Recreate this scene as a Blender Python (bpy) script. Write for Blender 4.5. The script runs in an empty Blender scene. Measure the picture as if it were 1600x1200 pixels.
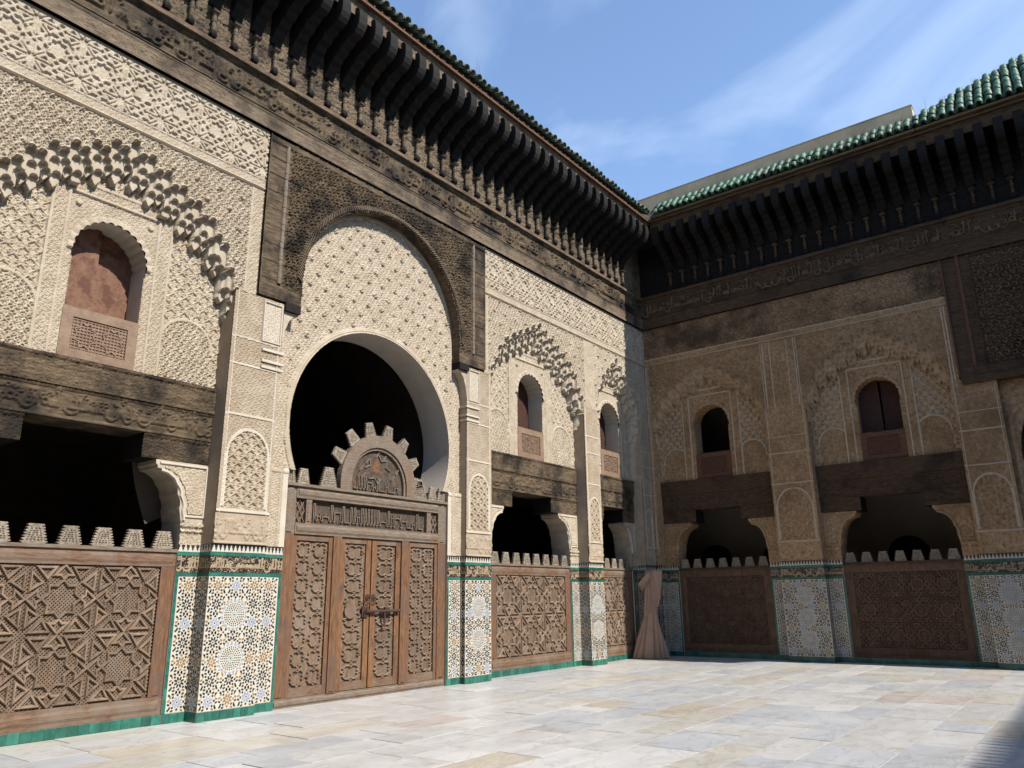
import bpy, math, random
import numpy as np
from mathutils import Matrix, Vector
rad = math.radians
random.seed(7)
sc = bpy.context.scene
COL = sc.collection

# ---------------------------------------------------------------- camera, sky, sun, exposure
def cam_axes(yaw, pit, rol):
    f = np.array([math.sin(yaw)*math.cos(pit), math.cos(yaw)*math.cos(pit), math.sin(pit)])
    r = np.array([math.cos(yaw), -math.sin(yaw), 0.0]); u = np.cross(r, f)
    return r*math.cos(rol)+u*math.sin(rol), -r*math.sin(rol)+u*math.cos(rol), f
_r, _u, _f = cam_axes(rad(-37.455), rad(15.555), rad(-0.696))
cam = bpy.data.cameras.new('camera'); cam.sensor_width = 36; cam.lens = 26.934; cam.clip_end = 2000
camo = bpy.data.objects.new('camera', cam); COL.objects.link(camo)
camo.matrix_world = Matrix(((_r[0], _u[0], -_f[0], 10.32), (_r[1], _u[1], -_f[1], 0), (_r[2], _u[2], -_f[2], 1.55), (0, 0, 0, 1)))
sc.camera = camo

SUN_EL = rad(45.6); SY = 0.012                                  # the sun stands almost exactly in the x-z plane
sund = Vector((math.cos(SUN_EL), SY, math.sin(SUN_EL))).normalized()
sl = bpy.data.lights.new('sun', 'SUN'); sl.energy = 4.6; sl.angle = rad(0.53); sl.color = (1.0, 0.955, 0.89)
so = bpy.data.objects.new('sun', sl); COL.objects.link(so)
so.rotation_euler = sund.to_track_quat('Z', 'Y').to_euler(); so.location = (40, 0, 40)

w = bpy.data.worlds.new('World'); sc.world = w; w.use_nodes = True
nt = w.node_tree; nt.nodes.clear()
sky = nt.nodes.new('ShaderNodeTexSky'); sky.sky_type = 'NISHITA'; sky.sun_disc = False
sky.sun_elevation = SUN_EL; sky.sun_rotation = rad(90) - SY; sky.air_density = 1.0; sky.dust_density = 0.1; sky.ozone_density = 2.0
tc = nt.nodes.new('ShaderNodeTexCoord'); mp = nt.nodes.new('ShaderNodeMapping')
mp.inputs['Rotation'].default_value = (0, rad(-8), rad(38)); mp.inputs['Scale'].default_value = (1.7, 3.6, 2.8)
n1 = nt.nodes.new('ShaderNodeTexNoise'); n1.inputs['Scale'].default_value = 1.45; n1.inputs['Detail'].default_value = 7; n1.inputs['Distortion'].default_value = 0.6
cr = nt.nodes.new('ShaderNodeValToRGB'); cr.color_ramp.elements[0].position = 0.53; cr.color_ramp.elements[1].position = 0.86
cr.color_ramp.elements[1].color = (0.30, 0.30, 0.30, 1)
mx = nt.nodes.new('ShaderNodeMixRGB'); mx.inputs[2].default_value = (6.4, 7.0, 7.9, 1)
bg = nt.nodes.new('ShaderNodeBackground'); bg.inputs[1].default_value = 0.15
wo = nt.nodes.new('ShaderNodeOutputWorld')
L = nt.links.new
L(tc.outputs['Generated'], mp.inputs[0]); L(mp.outputs[0], n1.inputs['Vector']); L(n1.outputs[0], cr.inputs[0])
L(cr.outputs[0], mx.inputs[0]); L(sky.outputs[0], mx.inputs[1]); L(mx.outputs[0], bg.inputs[0]); L(bg.outputs[0], wo.inputs[0])
sc.view_settings.view_transform = 'Standard'; sc.view_settings.look = 'None'
sc.view_settings.exposure = 0.90; sc.view_settings.gamma = 1.0; sc.view_settings.use_curve_mapping = False
sc.cycles.max_bounces = 6; sc.cycles.diffuse_bounces = 3; sc.cycles.caustics_reflective = False; sc.cycles.caustics_refractive = False

# ---------------------------------------------------------------- materials
MATS = {}
KA = 0.55                                                      # overall albedo scale
def mat(name, c1, c2, scale=3.0, rough=0.85, bump=0.0, bscale=60, stretch=(1, 1, 1), spec=0.25, rand=0.0, stain=None, sscale=0.7, slo=0.5, shi=0.72, ramp=(0.32, 0.68), coat=0.0, vein=None):
    c1, c2, stain, vein = (tuple(q*KA for q in c) if c else c for c in (c1, c2, stain, vein))
    m = bpy.data.materials.new(name); m.use_nodes = True; t = m.node_tree; N = t.nodes; lk = t.links.new
    b = N['Principled BSDF']; b.inputs['Roughness'].default_value = rough; b.inputs['Specular IOR Level'].default_value = spec
    if coat: b.inputs['Coat Weight'].default_value = coat; b.inputs['Coat Roughness'].default_value = 0.12
    g = N.new('ShaderNodeNewGeometry'); mpn = N.new('ShaderNodeMapping'); mpn.inputs['Scale'].default_value = stretch
    oi = N.new('ShaderNodeObjectInfo')
    off = N.new('ShaderNodeVectorMath'); off.operation = 'MULTIPLY_ADD'; off.inputs[1].default_value = (37.0, 53.0, 29.0)
    comb = N.new('ShaderNodeCombineXYZ')
    if rand:
        for i in range(3): lk(oi.outputs['Random'], comb.inputs[i])
    lk(comb.outputs[0], off.inputs[0]); lk(g.outputs['Position'], off.inputs[2]); lk(off.outputs[0], mpn.inputs[0])
    n = N.new('ShaderNodeTexNoise'); n.inputs['Scale'].default_value = scale; n.inputs['Detail'].default_value = 8; n.inputs['Roughness'].default_value = 0.62
    lk(mpn.outputs[0], n.inputs['Vector'])
    r = N.new('ShaderNodeValToRGB'); e = r.color_ramp.elements
    e[0].position, e[1].position = ramp; e[0].color = (*c1, 1); e[1].color = (*c2, 1)
    lk(n.outputs[0], r.inputs[0]); out = r.outputs[0]
    if stain:
        n2 = N.new('ShaderNodeTexNoise'); n2.inputs['Scale'].default_value = sscale; n2.inputs['Detail'].default_value = 6; n2.inputs['Roughness'].default_value = 0.65
        lk(off.outputs[0], n2.inputs['Vector'])
        r2 = N.new('ShaderNodeValToRGB'); r2.color_ramp.elements[0].position = slo; r2.color_ramp.elements[1].position = shi
        lk(n2.outputs[0], r2.inputs[0])
        x = N.new('ShaderNodeMixRGB'); x.inputs[2].default_value = (*stain, 1); lk(r2.outputs[0], x.inputs[0]); lk(out, x.inputs[1]); out = x.outputs[0]
    if vein:
        wv = N.new('ShaderNodeTexNoise'); wv.inputs['Scale'].default_value = 2.2; wv.inputs['Detail'].default_value = 9; wv.inputs['Distortion'].default_value = 1.6
        lk(mpn.outputs[0], wv.inputs['Vector'])
        rv = N.new('ShaderNodeValToRGB'); ev = rv.color_ramp.elements
        ev[0].position = 0.47; ev[0].color = (0, 0, 0, 1); ev[1].position = 0.5; ev[1].color = (0.36, 0.36, 0.36, 1)
        e3 = ev.new(0.53); e3.color = (0, 0, 0, 1)
        lk(wv.outputs[0], rv.inputs[0]); x = N.new('ShaderNodeMixRGB'); x.inputs[2].default_value = (*vein, 1)
        lk(rv.outputs[0], x.inputs[0]); lk(out, x.inputs[1]); out = x.outputs[0]
    if rand:
        h = N.new('ShaderNodeHueSaturation'); mm = N.new('ShaderNodeMapRange')
        mm.inputs[3].default_value = 1 - rand; mm.inputs[4].default_value = 1 + rand
        lk(oi.outputs['Random'], mm.inputs[0]); lk(mm.outputs[0], h.inputs['Value']); lk(out, h.inputs['Color']); out = h.outputs[0]
    lk(out, b.inputs['Base Color'])
    if bump:
        nb = N.new('ShaderNodeTexNoise'); nb.inputs['Scale'].default_value = bscale; nb.inputs['Detail'].default_value = 5
        lk(mpn.outputs[0], nb.inputs['Vector'])
        bp = N.new('ShaderNodeBump'); bp.inputs['Strength'].default_value = bump; bp.inputs['Distance'].default_value = 0.02
        lk(nb.outputs[0], bp.inputs['Height']); lk(bp.outputs[0], b.inputs['Normal'])
    MATS[name] = m; return m

mat('stucco', (0.53, 0.43, 0.305), (0.72, 0.615, 0.47), 5, 0.9, 0.35, 70, stain=(0.58, 0.46, 0.32), sscale=0.9, slo=0.5, shi=0.8)
mat('stucco_pale', (0.68, 0.59, 0.46), (0.79, 0.71, 0.58), 4, 0.9, 0.2, 50)
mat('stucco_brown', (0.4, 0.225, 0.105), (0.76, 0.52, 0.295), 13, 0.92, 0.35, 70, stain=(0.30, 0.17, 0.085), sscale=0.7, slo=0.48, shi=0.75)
mat('stucco_relief_light', (0.6, 0.445, 0.285), (0.78, 0.63, 0.455), 9, 0.92, 0.3, 70)  # raised stucco on the shaded facade: relief highlights put into the colour
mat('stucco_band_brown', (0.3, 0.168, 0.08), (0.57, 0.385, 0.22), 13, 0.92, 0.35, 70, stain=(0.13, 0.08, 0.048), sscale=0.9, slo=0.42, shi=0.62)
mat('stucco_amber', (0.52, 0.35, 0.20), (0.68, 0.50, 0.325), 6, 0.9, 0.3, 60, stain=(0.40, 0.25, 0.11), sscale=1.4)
mat('render_white', (0.66, 0.565, 0.475), (0.77, 0.68, 0.585), 3, 0.85, 0.12, 30)
mat('render_beige', (0.76, 0.58, 0.37), (0.92, 0.74, 0.51), 2.5, 0.9, 0.25, 25, stain=(0.56, 0.45, 0.31))
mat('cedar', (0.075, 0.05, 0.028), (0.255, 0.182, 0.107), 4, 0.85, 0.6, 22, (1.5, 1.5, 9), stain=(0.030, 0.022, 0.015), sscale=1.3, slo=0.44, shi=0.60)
mat('cedar_grey', (0.15, 0.108, 0.068), (0.335, 0.25, 0.165), 5, 0.85, 0.6, 22, (1.5, 1.5, 9), stain=(0.075, 0.055, 0.038), sscale=1.6, slo=0.46, shi=0.64)
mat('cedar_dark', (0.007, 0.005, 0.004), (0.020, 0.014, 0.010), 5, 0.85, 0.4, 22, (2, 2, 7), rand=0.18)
mat('cedar_red', (0.13, 0.058, 0.032), (0.24, 0.12, 0.07), 5, 0.8, 0.4, 22, (1.5, 1.5, 9))
mat('cedar_relief_light', (0.14, 0.083, 0.044), (0.28, 0.185, 0.11), 9, 0.85, 0.4, 30)  # raised cedar carving coloured lighter so its relief shows in the shade
mat('leaf_wood', (0.20, 0.085, 0.036), (0.36, 0.19, 0.092), 6, 0.7, 0.4, 26, (5, 5, 0.9), stain=(0.12, 0.066, 0.04), sscale=2.0, slo=0.46, shi=0.66)
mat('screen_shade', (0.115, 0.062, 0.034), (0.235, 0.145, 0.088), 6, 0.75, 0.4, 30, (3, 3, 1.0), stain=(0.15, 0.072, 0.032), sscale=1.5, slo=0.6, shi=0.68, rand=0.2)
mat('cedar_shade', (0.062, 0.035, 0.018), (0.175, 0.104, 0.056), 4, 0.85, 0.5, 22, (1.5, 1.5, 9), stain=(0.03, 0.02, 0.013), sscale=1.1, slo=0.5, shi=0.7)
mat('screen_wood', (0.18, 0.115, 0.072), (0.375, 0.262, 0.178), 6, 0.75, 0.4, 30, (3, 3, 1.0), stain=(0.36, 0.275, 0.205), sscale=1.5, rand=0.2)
mat('screen_frame', (0.155, 0.08, 0.045), (0.3, 0.188, 0.118), 7, 0.7, 0.4, 26, (2, 1.0, 6), stain=(0.27, 0.20, 0.145), sscale=2.2, slo=0.45, shi=0.62)
mat('screen_post', (0.165, 0.07, 0.033), (0.305, 0.168, 0.088), 6, 0.7, 0.4, 26, (5, 5, 0.9), stain=(0.17, 0.115, 0.09), sscale=2.0, slo=0.46, shi=0.66)
mat('wood_grey', (0.185, 0.138, 0.098), (0.345, 0.272, 0.205), 6, 0.8, 0.45, 26, (2, 1.2, 7), stain=(0.26, 0.15, 0.09), sscale=2.4, slo=0.52, shi=0.7)
mat('merlon_wood', (0.27, 0.215, 0.155), (0.52, 0.44, 0.34), 24, 0.85, 0.9, 75, rand=0.18, ramp=(0.38, 0.62))
mat('panel_old', (0.06, 0.045, 0.033), (0.16, 0.12, 0.088), 9, 0.8, 0.5, 30, (2, 2, 2), stain=(0.30, 0.12, 0.045), sscale=2.3, slo=0.60, shi=0.66)
mat('shutter', (0.2, 0.092, 0.05), (0.31, 0.16, 0.095), 6, 0.7, 0.25, 18, (2, 2, 2), stain=(0.15, 0.06, 0.035), sscale=4.5, slo=0.5, shi=0.6)
mat('shutter_dark', (0.055, 0.022, 0.014), (0.10, 0.042, 0.026), 6, 0.7, 0.25, 18, (4, 4, 1))
mat('stucco_pier', (0.48, 0.38, 0.265), (0.64, 0.53, 0.395), 5, 0.9, 0.4, 70, stain=(0.46, 0.345, 0.225), sscale=1.1, slo=0.45, shi=0.75)
mat('sill_wood', (0.27, 0.172, 0.11), (0.385, 0.265, 0.18), 8, 0.75, 0.3, 26)
mat('iron', (0.05, 0.022, 0.014), (0.10, 0.05, 0.03), 12, 0.6, 0.2, 40, spec=0.4)
mat('zellige_white', (0.68, 0.64, 0.53), (0.82, 0.78, 0.67), 9, 0.35, 0.15, 30, spec=0.5)
mat('zellige_black', (0.028, 0.024, 0.021), (0.075, 0.064, 0.056), 9, 0.3, spec=0.5)
mat('zellige_ochre', (0.33, 0.18, 0.06), (0.45, 0.27, 0.11), 9, 0.3, spec=0.5)
mat('zellige_blue', (0.32, 0.38, 0.56), (0.47, 0.53, 0.68), 9, 0.3, spec=0.5)
mat('zellige_mint', (0.36, 0.47, 0.44), (0.5, 0.6, 0.56), 9, 0.3, spec=0.5)
mat('tile_green', (0.014, 0.12, 0.085), (0.055, 0.25, 0.185), 6, 0.32, 0.15, 14, spec=0.5, rand=0.28)
mat('script_tan', (0.40, 0.29, 0.17), (0.52, 0.40, 0.26), 9, 0.6)
mat('script_black', (0.02, 0.015, 0.012), (0.045, 0.035, 0.028), 9, 0.35, spec=0.5)
mat('roof_tile', (0.02, 0.09, 0.042), (0.07, 0.21, 0.115), 9, 0.55, 0.4, 26, spec=0.45, rand=0.4, stain=(0.16, 0.12, 0.06), sscale=3.5, slo=0.55, shi=0.72)
mat('roof_tile_old', (0.035, 0.075, 0.055), (0.13, 0.19, 0.15), 14, 0.6, 0.4, 30, rand=0.35, stain=(0.20, 0.18, 0.13), sscale=5, slo=0.48, shi=0.62)
mat('roof_earth', (0.16, 0.11, 0.055), (0.27, 0.19, 0.10), 8, 0.95, 0.5, 30)
mat('dry_grass', (0.30, 0.19, 0.075), (0.44, 0.31, 0.14), 8, 0.9)
mat('cloth', (0.54, 0.345, 0.235), (0.67, 0.45, 0.32), 4, 0.85, 0.15, 120)
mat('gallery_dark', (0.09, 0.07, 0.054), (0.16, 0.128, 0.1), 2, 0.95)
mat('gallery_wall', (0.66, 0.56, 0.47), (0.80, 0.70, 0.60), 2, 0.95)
mat('grout', (0.09, 0.075, 0.055), (0.17, 0.145, 0.115), 6, 0.9)
for i, (a, b_) in enumerate([((0.63, 0.61, 0.57), (0.79, 0.77, 0.73)), ((0.55, 0.56, 0.565), (0.70, 0.705, 0.705)), ((0.63, 0.585, 0.49), (0.78, 0.735, 0.645)),
                            ((0.61, 0.515, 0.46), (0.77, 0.69, 0.63)), ((0.58, 0.51, 0.40), (0.72, 0.65, 0.535)), ((0.69, 0.67, 0.63), (0.83, 0.81, 0.775))]):
    mat('marble_%d' % i, a, b_, 2.6, 0.34, 0.05, 9, (1, 0.45, 1), spec=0.45, rand=0.06, stain=(0.50, 0.405, 0.28), sscale=1.9, slo=0.56, shi=0.80, vein=tuple(x*0.58 for x in a))

# ---------------------------------------------------------------- object helpers
def wm(o):
    m = o.matrix_basis.copy()
    return wm(o.parent) @ o.matrix_parent_inverse @ m if o.parent else m
def setp(o, p):
    if p is not None:
        o.parent = p; o.matrix_parent_inverse = wm(p).inverted()
def link(name, me, parent=None, loc=None, rot=None):
    o = bpy.data.objects.new(name, me); COL.objects.link(o)
    if loc is not None: o.location = loc
    if rot is not None: o.rotation_euler = rot
    setp(o, parent); return o
def tag(o, label=None, cat=None, group=None, kind=None):
    if label: o['label'] = label
    if cat: o['category'] = cat
    if group: o['group'] = group
    if kind: o['kind'] = kind
    return o
def thing(name, label, cat, loc, group=None):
    o = bpy.data.objects.new(name, None); o.empty_display_size = 0.2; COL.objects.link(o); o.location = loc
    return tag(o, label, cat, group)
class MB:
    def __init__(s): s.v = []; s.f = []; s.mi = []
    def add(s, vs, fs, mi=0):
        k = len(s.v); s.v += [tuple(v) for v in vs]; s.f += [tuple(i+k for i in f) for f in fs]; s.mi += [mi]*len(fs)
    def box(s, a, b, mi=0):
        x0, y0, z0 = (min(a[i], b[i]) for i in range(3)); x1, y1, z1 = (max(a[i], b[i]) for i in range(3))
        s.add([(x0,y0,z0),(x1,y0,z0),(x1,y1,z0),(x0,y1,z0),(x0,y0,z1),(x1,y0,z1),(x1,y1,z1),(x0,y1,z1)],
              [(0,3,2,1),(4,5,6,7),(0,1,5,4),(1,2,6,5),(2,3,7,6),(3,0,4,7)], mi)
    def pbox(s, P, u0, u1, v0, v1, d0, d1, mi=0): s.box(P(u0, v0, d0), P(u1, v1, d1), mi)
    def prism(s, pts, P, d0, d1, mi=0):           # outline pts (u, v) between depths d0 and d1
        n = len(pts)
        s.add([P(u, v, d0) for u, v in pts] + [P(u, v, d1) for u, v in pts],
              [tuple(range(n-1, -1, -1)), tuple(range(n, 2*n))] + [(i, (i+1) % n, n+(i+1) % n, n+i) for i in range(n)], mi)
    def mesh(s, name, mats, smooth=False):
        me = bpy.data.meshes.new(name); me.from_pydata(s.v, [], s.f)
        for m in (mats if isinstance(mats, (list, tuple)) else [mats]): me.materials.append(MATS[m])
        if any(s.mi): me.polygons.foreach_set('material_index', s.mi)
        if smooth: me.polygons.foreach_set('use_smooth', [True]*len(s.f))
        me.update(); return me
    def build(s, name, mats, parent=None, loc=None, smooth=False, **kw):
        return link(name, s.mesh(name, mats, smooth), parent, loc)
def boxpart(name, m, parent, P, u0, u1, v0, v1, d0, d1):
    b = MB(); b.pbox(P, u0, u1, v0, v1, d0, d1); return b.build(name, m, parent)
def box3(name, m, parent, a, b_):
    q = MB(); q.box(a, b_); return q.build(name, m, parent)
def PA(u, v, d): return (d, u, v)                 # sunlit facade: u runs along +y, d towards the court (+x)
YB = 19.74
def PB(u, v, d): return (u, YB - d, v)            # shaded facade: u runs along +x, d towards the court (-y)

# ---------------------------------------------------------------- carved patterns as height fields
TAB = np.random.RandomState(3).rand(256, 256)
def vnoise(x, y, s=0):
    x = x + s*17.3; y = y + s*9.7
    ix = np.floor(x).astype(int); iy = np.floor(y).astype(int); fx = x-ix; fy = y-iy
    fx = fx*fx*(3-2*fx); fy = fy*fy*(3-2*fy); g = lambda a, b: TAB[a % 256, b % 256]
    return (g(ix, iy)*(1-fx)+g(ix+1, iy)*fx)*(1-fy) + (g(ix, iy+1)*(1-fx)+g(ix+1, iy+1)*fx)*fy
def ss(a, b, x): t = np.clip((x-a)/(b-a), 0, 1); return t*t*(3-2*t)
def tri(x): return np.abs(np.mod(x, 2.0)-1.0)
def arab(u, v, cell=0.36, k=2.3, s=1):            # scrolling vine: mirrored spirals in staggered rows
    cell = cell*0.54
    uu = u + 0.10*cell*(vnoise(u*3/cell, v*3/cell, 8)-.5); vv = v + 0.10*cell*(vnoise(u*3/cell+40, v*3/cell, 9)-.5)
    p = cell*0.5; q = p*0.92; row = np.floor(vv/q); x = uu/p+0.5*np.mod(row, 2); cx = np.floor(x)
    fx = (x-cx-0.5)*p; fy = (vv/q-row-0.5)*q; sg = np.where(np.mod(cx+row+s, 2) < 1, 1.0, -1.0)
    r = np.hypot(fx, fy); th = np.arctan2(fy*sg, fx)+s
    h = ss(-0.25, 0.45, np.sin(2*np.pi*r/(p*0.44)-th))
    leaf = 1-ss(0.05, 0.30, np.abs(np.mod(th*5/(2*np.pi)+r/p*1.3, 1)-0.5))
    h = np.where(r > 0.46*p, np.maximum(0.9*leaf, h*0.5), h)
    return 1.3*h
def net(u, v, w=0.26, h=0.26, lw=0.05):           # ogee net with small leaves inside
    c = 0.25*np.cos(2*np.pi*v/h); x = u/w
    d1 = np.abs(np.mod(x-c+0.5, 1)-0.5); d2 = np.abs(np.mod(x+c, 1)-0.5)
    d = np.minimum(d1, d2)
    x1 = np.mod(x+0.25, 0.5)-0.25; y1 = np.mod(v/h+0.25, 0.5)-0.25
    r = np.hypot(x1*1.0, y1*1.0)
    return 1.5*np.maximum(1-ss(lw, lw*2.2, d), 0.75*(1-ss(0.03, 0.05, np.abs(r-0.10))))
SEG = [((.12,.045),(.38,.045)), ((.12,.06),(.27,.21)), ((.38,.045),(.27,.21)), ((.5,0),(.36,.16)), ((.36,.16),(.45,.16)), ((.45,.16),(.5,.21)), ((.5,.23),(.423,.315)), ((.423,.315),(.309,.309))]
def starband(u, v, cell, lw=0.022):
    x = 0.5-np.abs(np.mod(u/cell, 1)-0.5); y = 0.5-np.abs(np.mod(v/cell, 1)-0.5)
    a = np.maximum(x, y); b = np.minimum(x, y); best = np.full(a.shape, 9.0)
    for (p, q) in SEG:
        dx, dy = q[0]-p[0], q[1]-p[1]; t = np.clip(((a-p[0])*dx+(b-p[1])*dy)/(dx*dx+dy*dy), 0, 1)
        best = np.minimum(best, np.hypot(a-p[0]-t*dx, b-p[1]-t*dy))
    return 1.5*(1-ss(lw, lw*2.0, best))
def make_script(length, height, res, seed, lw):   # running letter strokes: uprights, bowls, loops, teeth
    R = random.Random(seed); W = int(length/res); H = int(height/res); A = np.zeros((W, H))
    yy, xx = np.meshgrid(np.arange(H), np.arange(W))
    def stroke(pts, r):
        for (x0, y0), (x1, y1) in zip(pts[:-1], pts[1:]):
            n = max(2, int(math.hypot(x1-x0, y1-y0)/(res*0.6)))
            for i in range(n+1):
                cx = (x0+(x1-x0)*i/n)/res; cy = (y0+(y1-y0)*i/n)/res; k = int(r/res)+2
                ix = int(cx); iy = int(cy)
                for a in range(ix-k, ix+k+1):
                    for b in range(max(0, iy-k), min(H, iy+k+1)):
                        d = math.hypot(a-cx, b-cy)*res
                        if d < r+res*0.5: A[a % W, b] = max(A[a % W, b], min(1, (r+res*0.5-d)/res))
    x = 0.0; base = height*0.30
    while x < length:
        k = R.random(); g = height
        if k < 0.42:
            h = g*R.uniform(0.78, 0.92); stroke([(x, base), (x+0.02*g, h)], lw)
            if R.random() < 0.5: stroke([(x+0.02*g, h), (x-0.06*g, h-0.05*g)], lw)
            x += g*R.uniform(0.14, 0.22)
        elif k < 0.62:
            wd = g*R.uniform(0.3, 0.5); stroke([(x+wd*0.5*(1-math.cos(t)), base-0.22*g*math.sin(t)) for t in np.linspace(0, math.pi, 12)], lw*1.15); x += wd*0.8
        elif k < 0.8:
            r = g*R.uniform(0.07, 0.11); stroke([(x+r+r*math.cos(t), base+r+r*math.sin(t)) for t in np.linspace(0, 6.3, 12)], lw); x += r*2.2
        else:
            stroke([(x, base), (x+0.08*g, base+0.16*g), (x+0.12*g, base), (x+0.2*g, base+0.16*g), (x+0.24*g, base)], lw); x += 0.28*g
        if R.random() < 0.75:
            yb = R.uniform(0.45, 0.85)*g; r = 0.09*g; t0 = R.uniform(0, 6); stroke([(x+r*math.cos(t), yb+r*math.sin(t)*0.8) for t in np.linspace(t0, t0+4.2, 10)], lw*0.75)
        if R.random() < 0.5: stroke([(x-0.25*g, base), (x+0.05*g, base)], lw)
    return A
def samp(A, res, u, v):
    i = np.mod((u/res).astype(int), A.shape[0]); j = np.clip((v/res).astype(int), 0, A.shape[1]-1); return A[i, j]
SCR1 = make_script(5.2, 0.50, 0.012, 5, 0.016)
SCR2 = make_script(4.1, 0.24, 0.007, 11, 0.0115)
SCR3 = make_script(3.7, 0.36, 0.011, 23, 0.014)

def relief(P, u0, u1, v0, v1, step, fn, parent, parts):
    nu = max(2, int(round((u1-u0)/step))+1); nv = max(2, int(round((v1-v0)/step))+1)
    U, V = np.meshgrid(np.linspace(u0, u1, nu), np.linspace(v0, v1, nv), indexing='ij')
    D, LB = fn(U, V)
    uc = U[:-1, :-1]+(u1-u0)/(nu-1)/2; vc = V[:-1, :-1]+(v1-v0)/(nv-1)/2
    FL = fn(uc, vc)[1]
    x = P(U, V, D); X = np.stack([np.broadcast_to(np.asarray(q, float), U.shape) for q in x], -1).reshape(-1, 3)
    idx = np.arange(nu*nv).reshape(nu, nv)
    quads = np.stack([idx[:-1, :-1], idx[1:, :-1], idx[1:, 1:], idx[:-1, 1:]], -1).reshape(-1, 4); fl = FL.reshape(-1)
    out = {}
    for lb, (name, m) in parts.items():
        q = quads[fl == lb]
        if not len(q): continue
        used, inv = np.unique(q.reshape(-1), return_inverse=True)
        me = bpy.data.meshes.new(name); me.vertices.add(len(used)); me.vertices.foreach_set('co', X[used].reshape(-1))
        me.loops.add(len(inv)); me.loops.foreach_set('vertex_index', inv.astype(np.int32))
        n = len(q); me.polygons.add(n); me.polygons.foreach_set('loop_start', np.arange(0, 4*n, 4, dtype=np.int32))
        me.polygons.foreach_set('loop_total', np.full(n, 4, dtype=np.int32))
        me.materials.append(MATS[m]); me.update(calc_edges=True); me.validate()
        out[lb] = link(name, me, parent)
        if lb in (6, 7) or 7 in parts or m == 'stucco_brown' and name == 'recessed_panel': out[lb]['kind'] = 'stuff'
    return out

# ================================================================ THE SETTING
g = MB(); g.box((-60, -60, -0.6), (80, 80, -0.06)); tag(g.build('ground', 'grout'), kind='structure')
fl = MB(); fl.box((-7, -8, -0.055), (29, 30, -0.012)); floor = tag(fl.build('courtyard_floor', 'grout'), kind='structure')
def seen(x, y):
    d = np.array([x-10.32, y, -1.55]); z = d @ _f
    if z < 0.5: return False
    px = 800+1197*(d @ _r)/z; py = 600-1197*(d @ _u)/z
    return -60 < px < 1660 and py < 1275
rs = random.Random(2); slabs = []; x = 0.02
while x < 21.6:
    wd = rs.choice([0.46, 0.55, 0.62, 0.74]); y = -5 - rs.random()
    while y < 19.7:
        ln = rs.choice([0.42, 0.6, 0.75, 0.9, 1.1, 1.25, 1.4]); slabs.append((x, y, wd, min(ln, 19.73-y) if y+ln > 19.4 else ln)); y += ln
    x += wd
vis = [s for s in slabs if seen(s[0]+s[2]/2, s[1]+s[3]/2)]
vis.sort(key=lambda s: math.hypot(s[0]-10.32, s[1])); near = set(vis[:298])
rest = MB(); gap = 0.005
for s in slabs:
    x, y, wd, ln = s; z = rs.uniform(-0.002, 0.002); t = [rs.uniform(-0.0015, 0.0015) for _ in range(4)]
    a = (x+gap, y+gap); b = (x+wd-gap, y+ln-gap); bv = 0.002
    vs = [(a[0], a[1], -0.03), (b[0], a[1], -0.03), (b[0], b[1], -0.03), (a[0], b[1], -0.03),
          (a[0], a[1], z-0.0012), (b[0], a[1], z-0.0012), (b[0], b[1], z-0.0012), (a[0], b[1], z-0.0012),
          (a[0]+bv, a[1]+bv, z+t[0]), (b[0]-bv, a[1]+bv, z+t[1]), (b[0]-bv, b[1]-bv, z+t[2]), (a[0]+bv, b[1]-bv, z+t[3])]
    fs = [(0,1,5,4),(1,2,6,5),(2,3,7,6),(3,0,4,7),(4,5,9,8),(5,6,10,9),(6,7,11,10),(7,4,8,11),(8,9,10,11)]
    mi = rs.choices(range(6), (32, 24, 13, 3, 5, 26))[0]
    if s in near:
        q = MB(); q.add(vs, fs); q.build('marble_slab', 'marble_%d' % mi, floor)
    else: rest.add(vs, fs, mi)
tag(rest.build('marble_paving', ['marble_%d' % i for i in range(6)], floor), kind='stuff')

# ================================================================ FACADES
FA = thing('carved_facade', 'sunlit carved stucco facade with cedar eaves and a great horseshoe portal arch', 'facade', (0, 10, 0))
FB = thing('carved_facade', 'shaded brown stucco facade at the right, below a green tiled roof', 'facade', (8, YB, 0))
FR = 0.34
BEAM_T = 4.60

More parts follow.
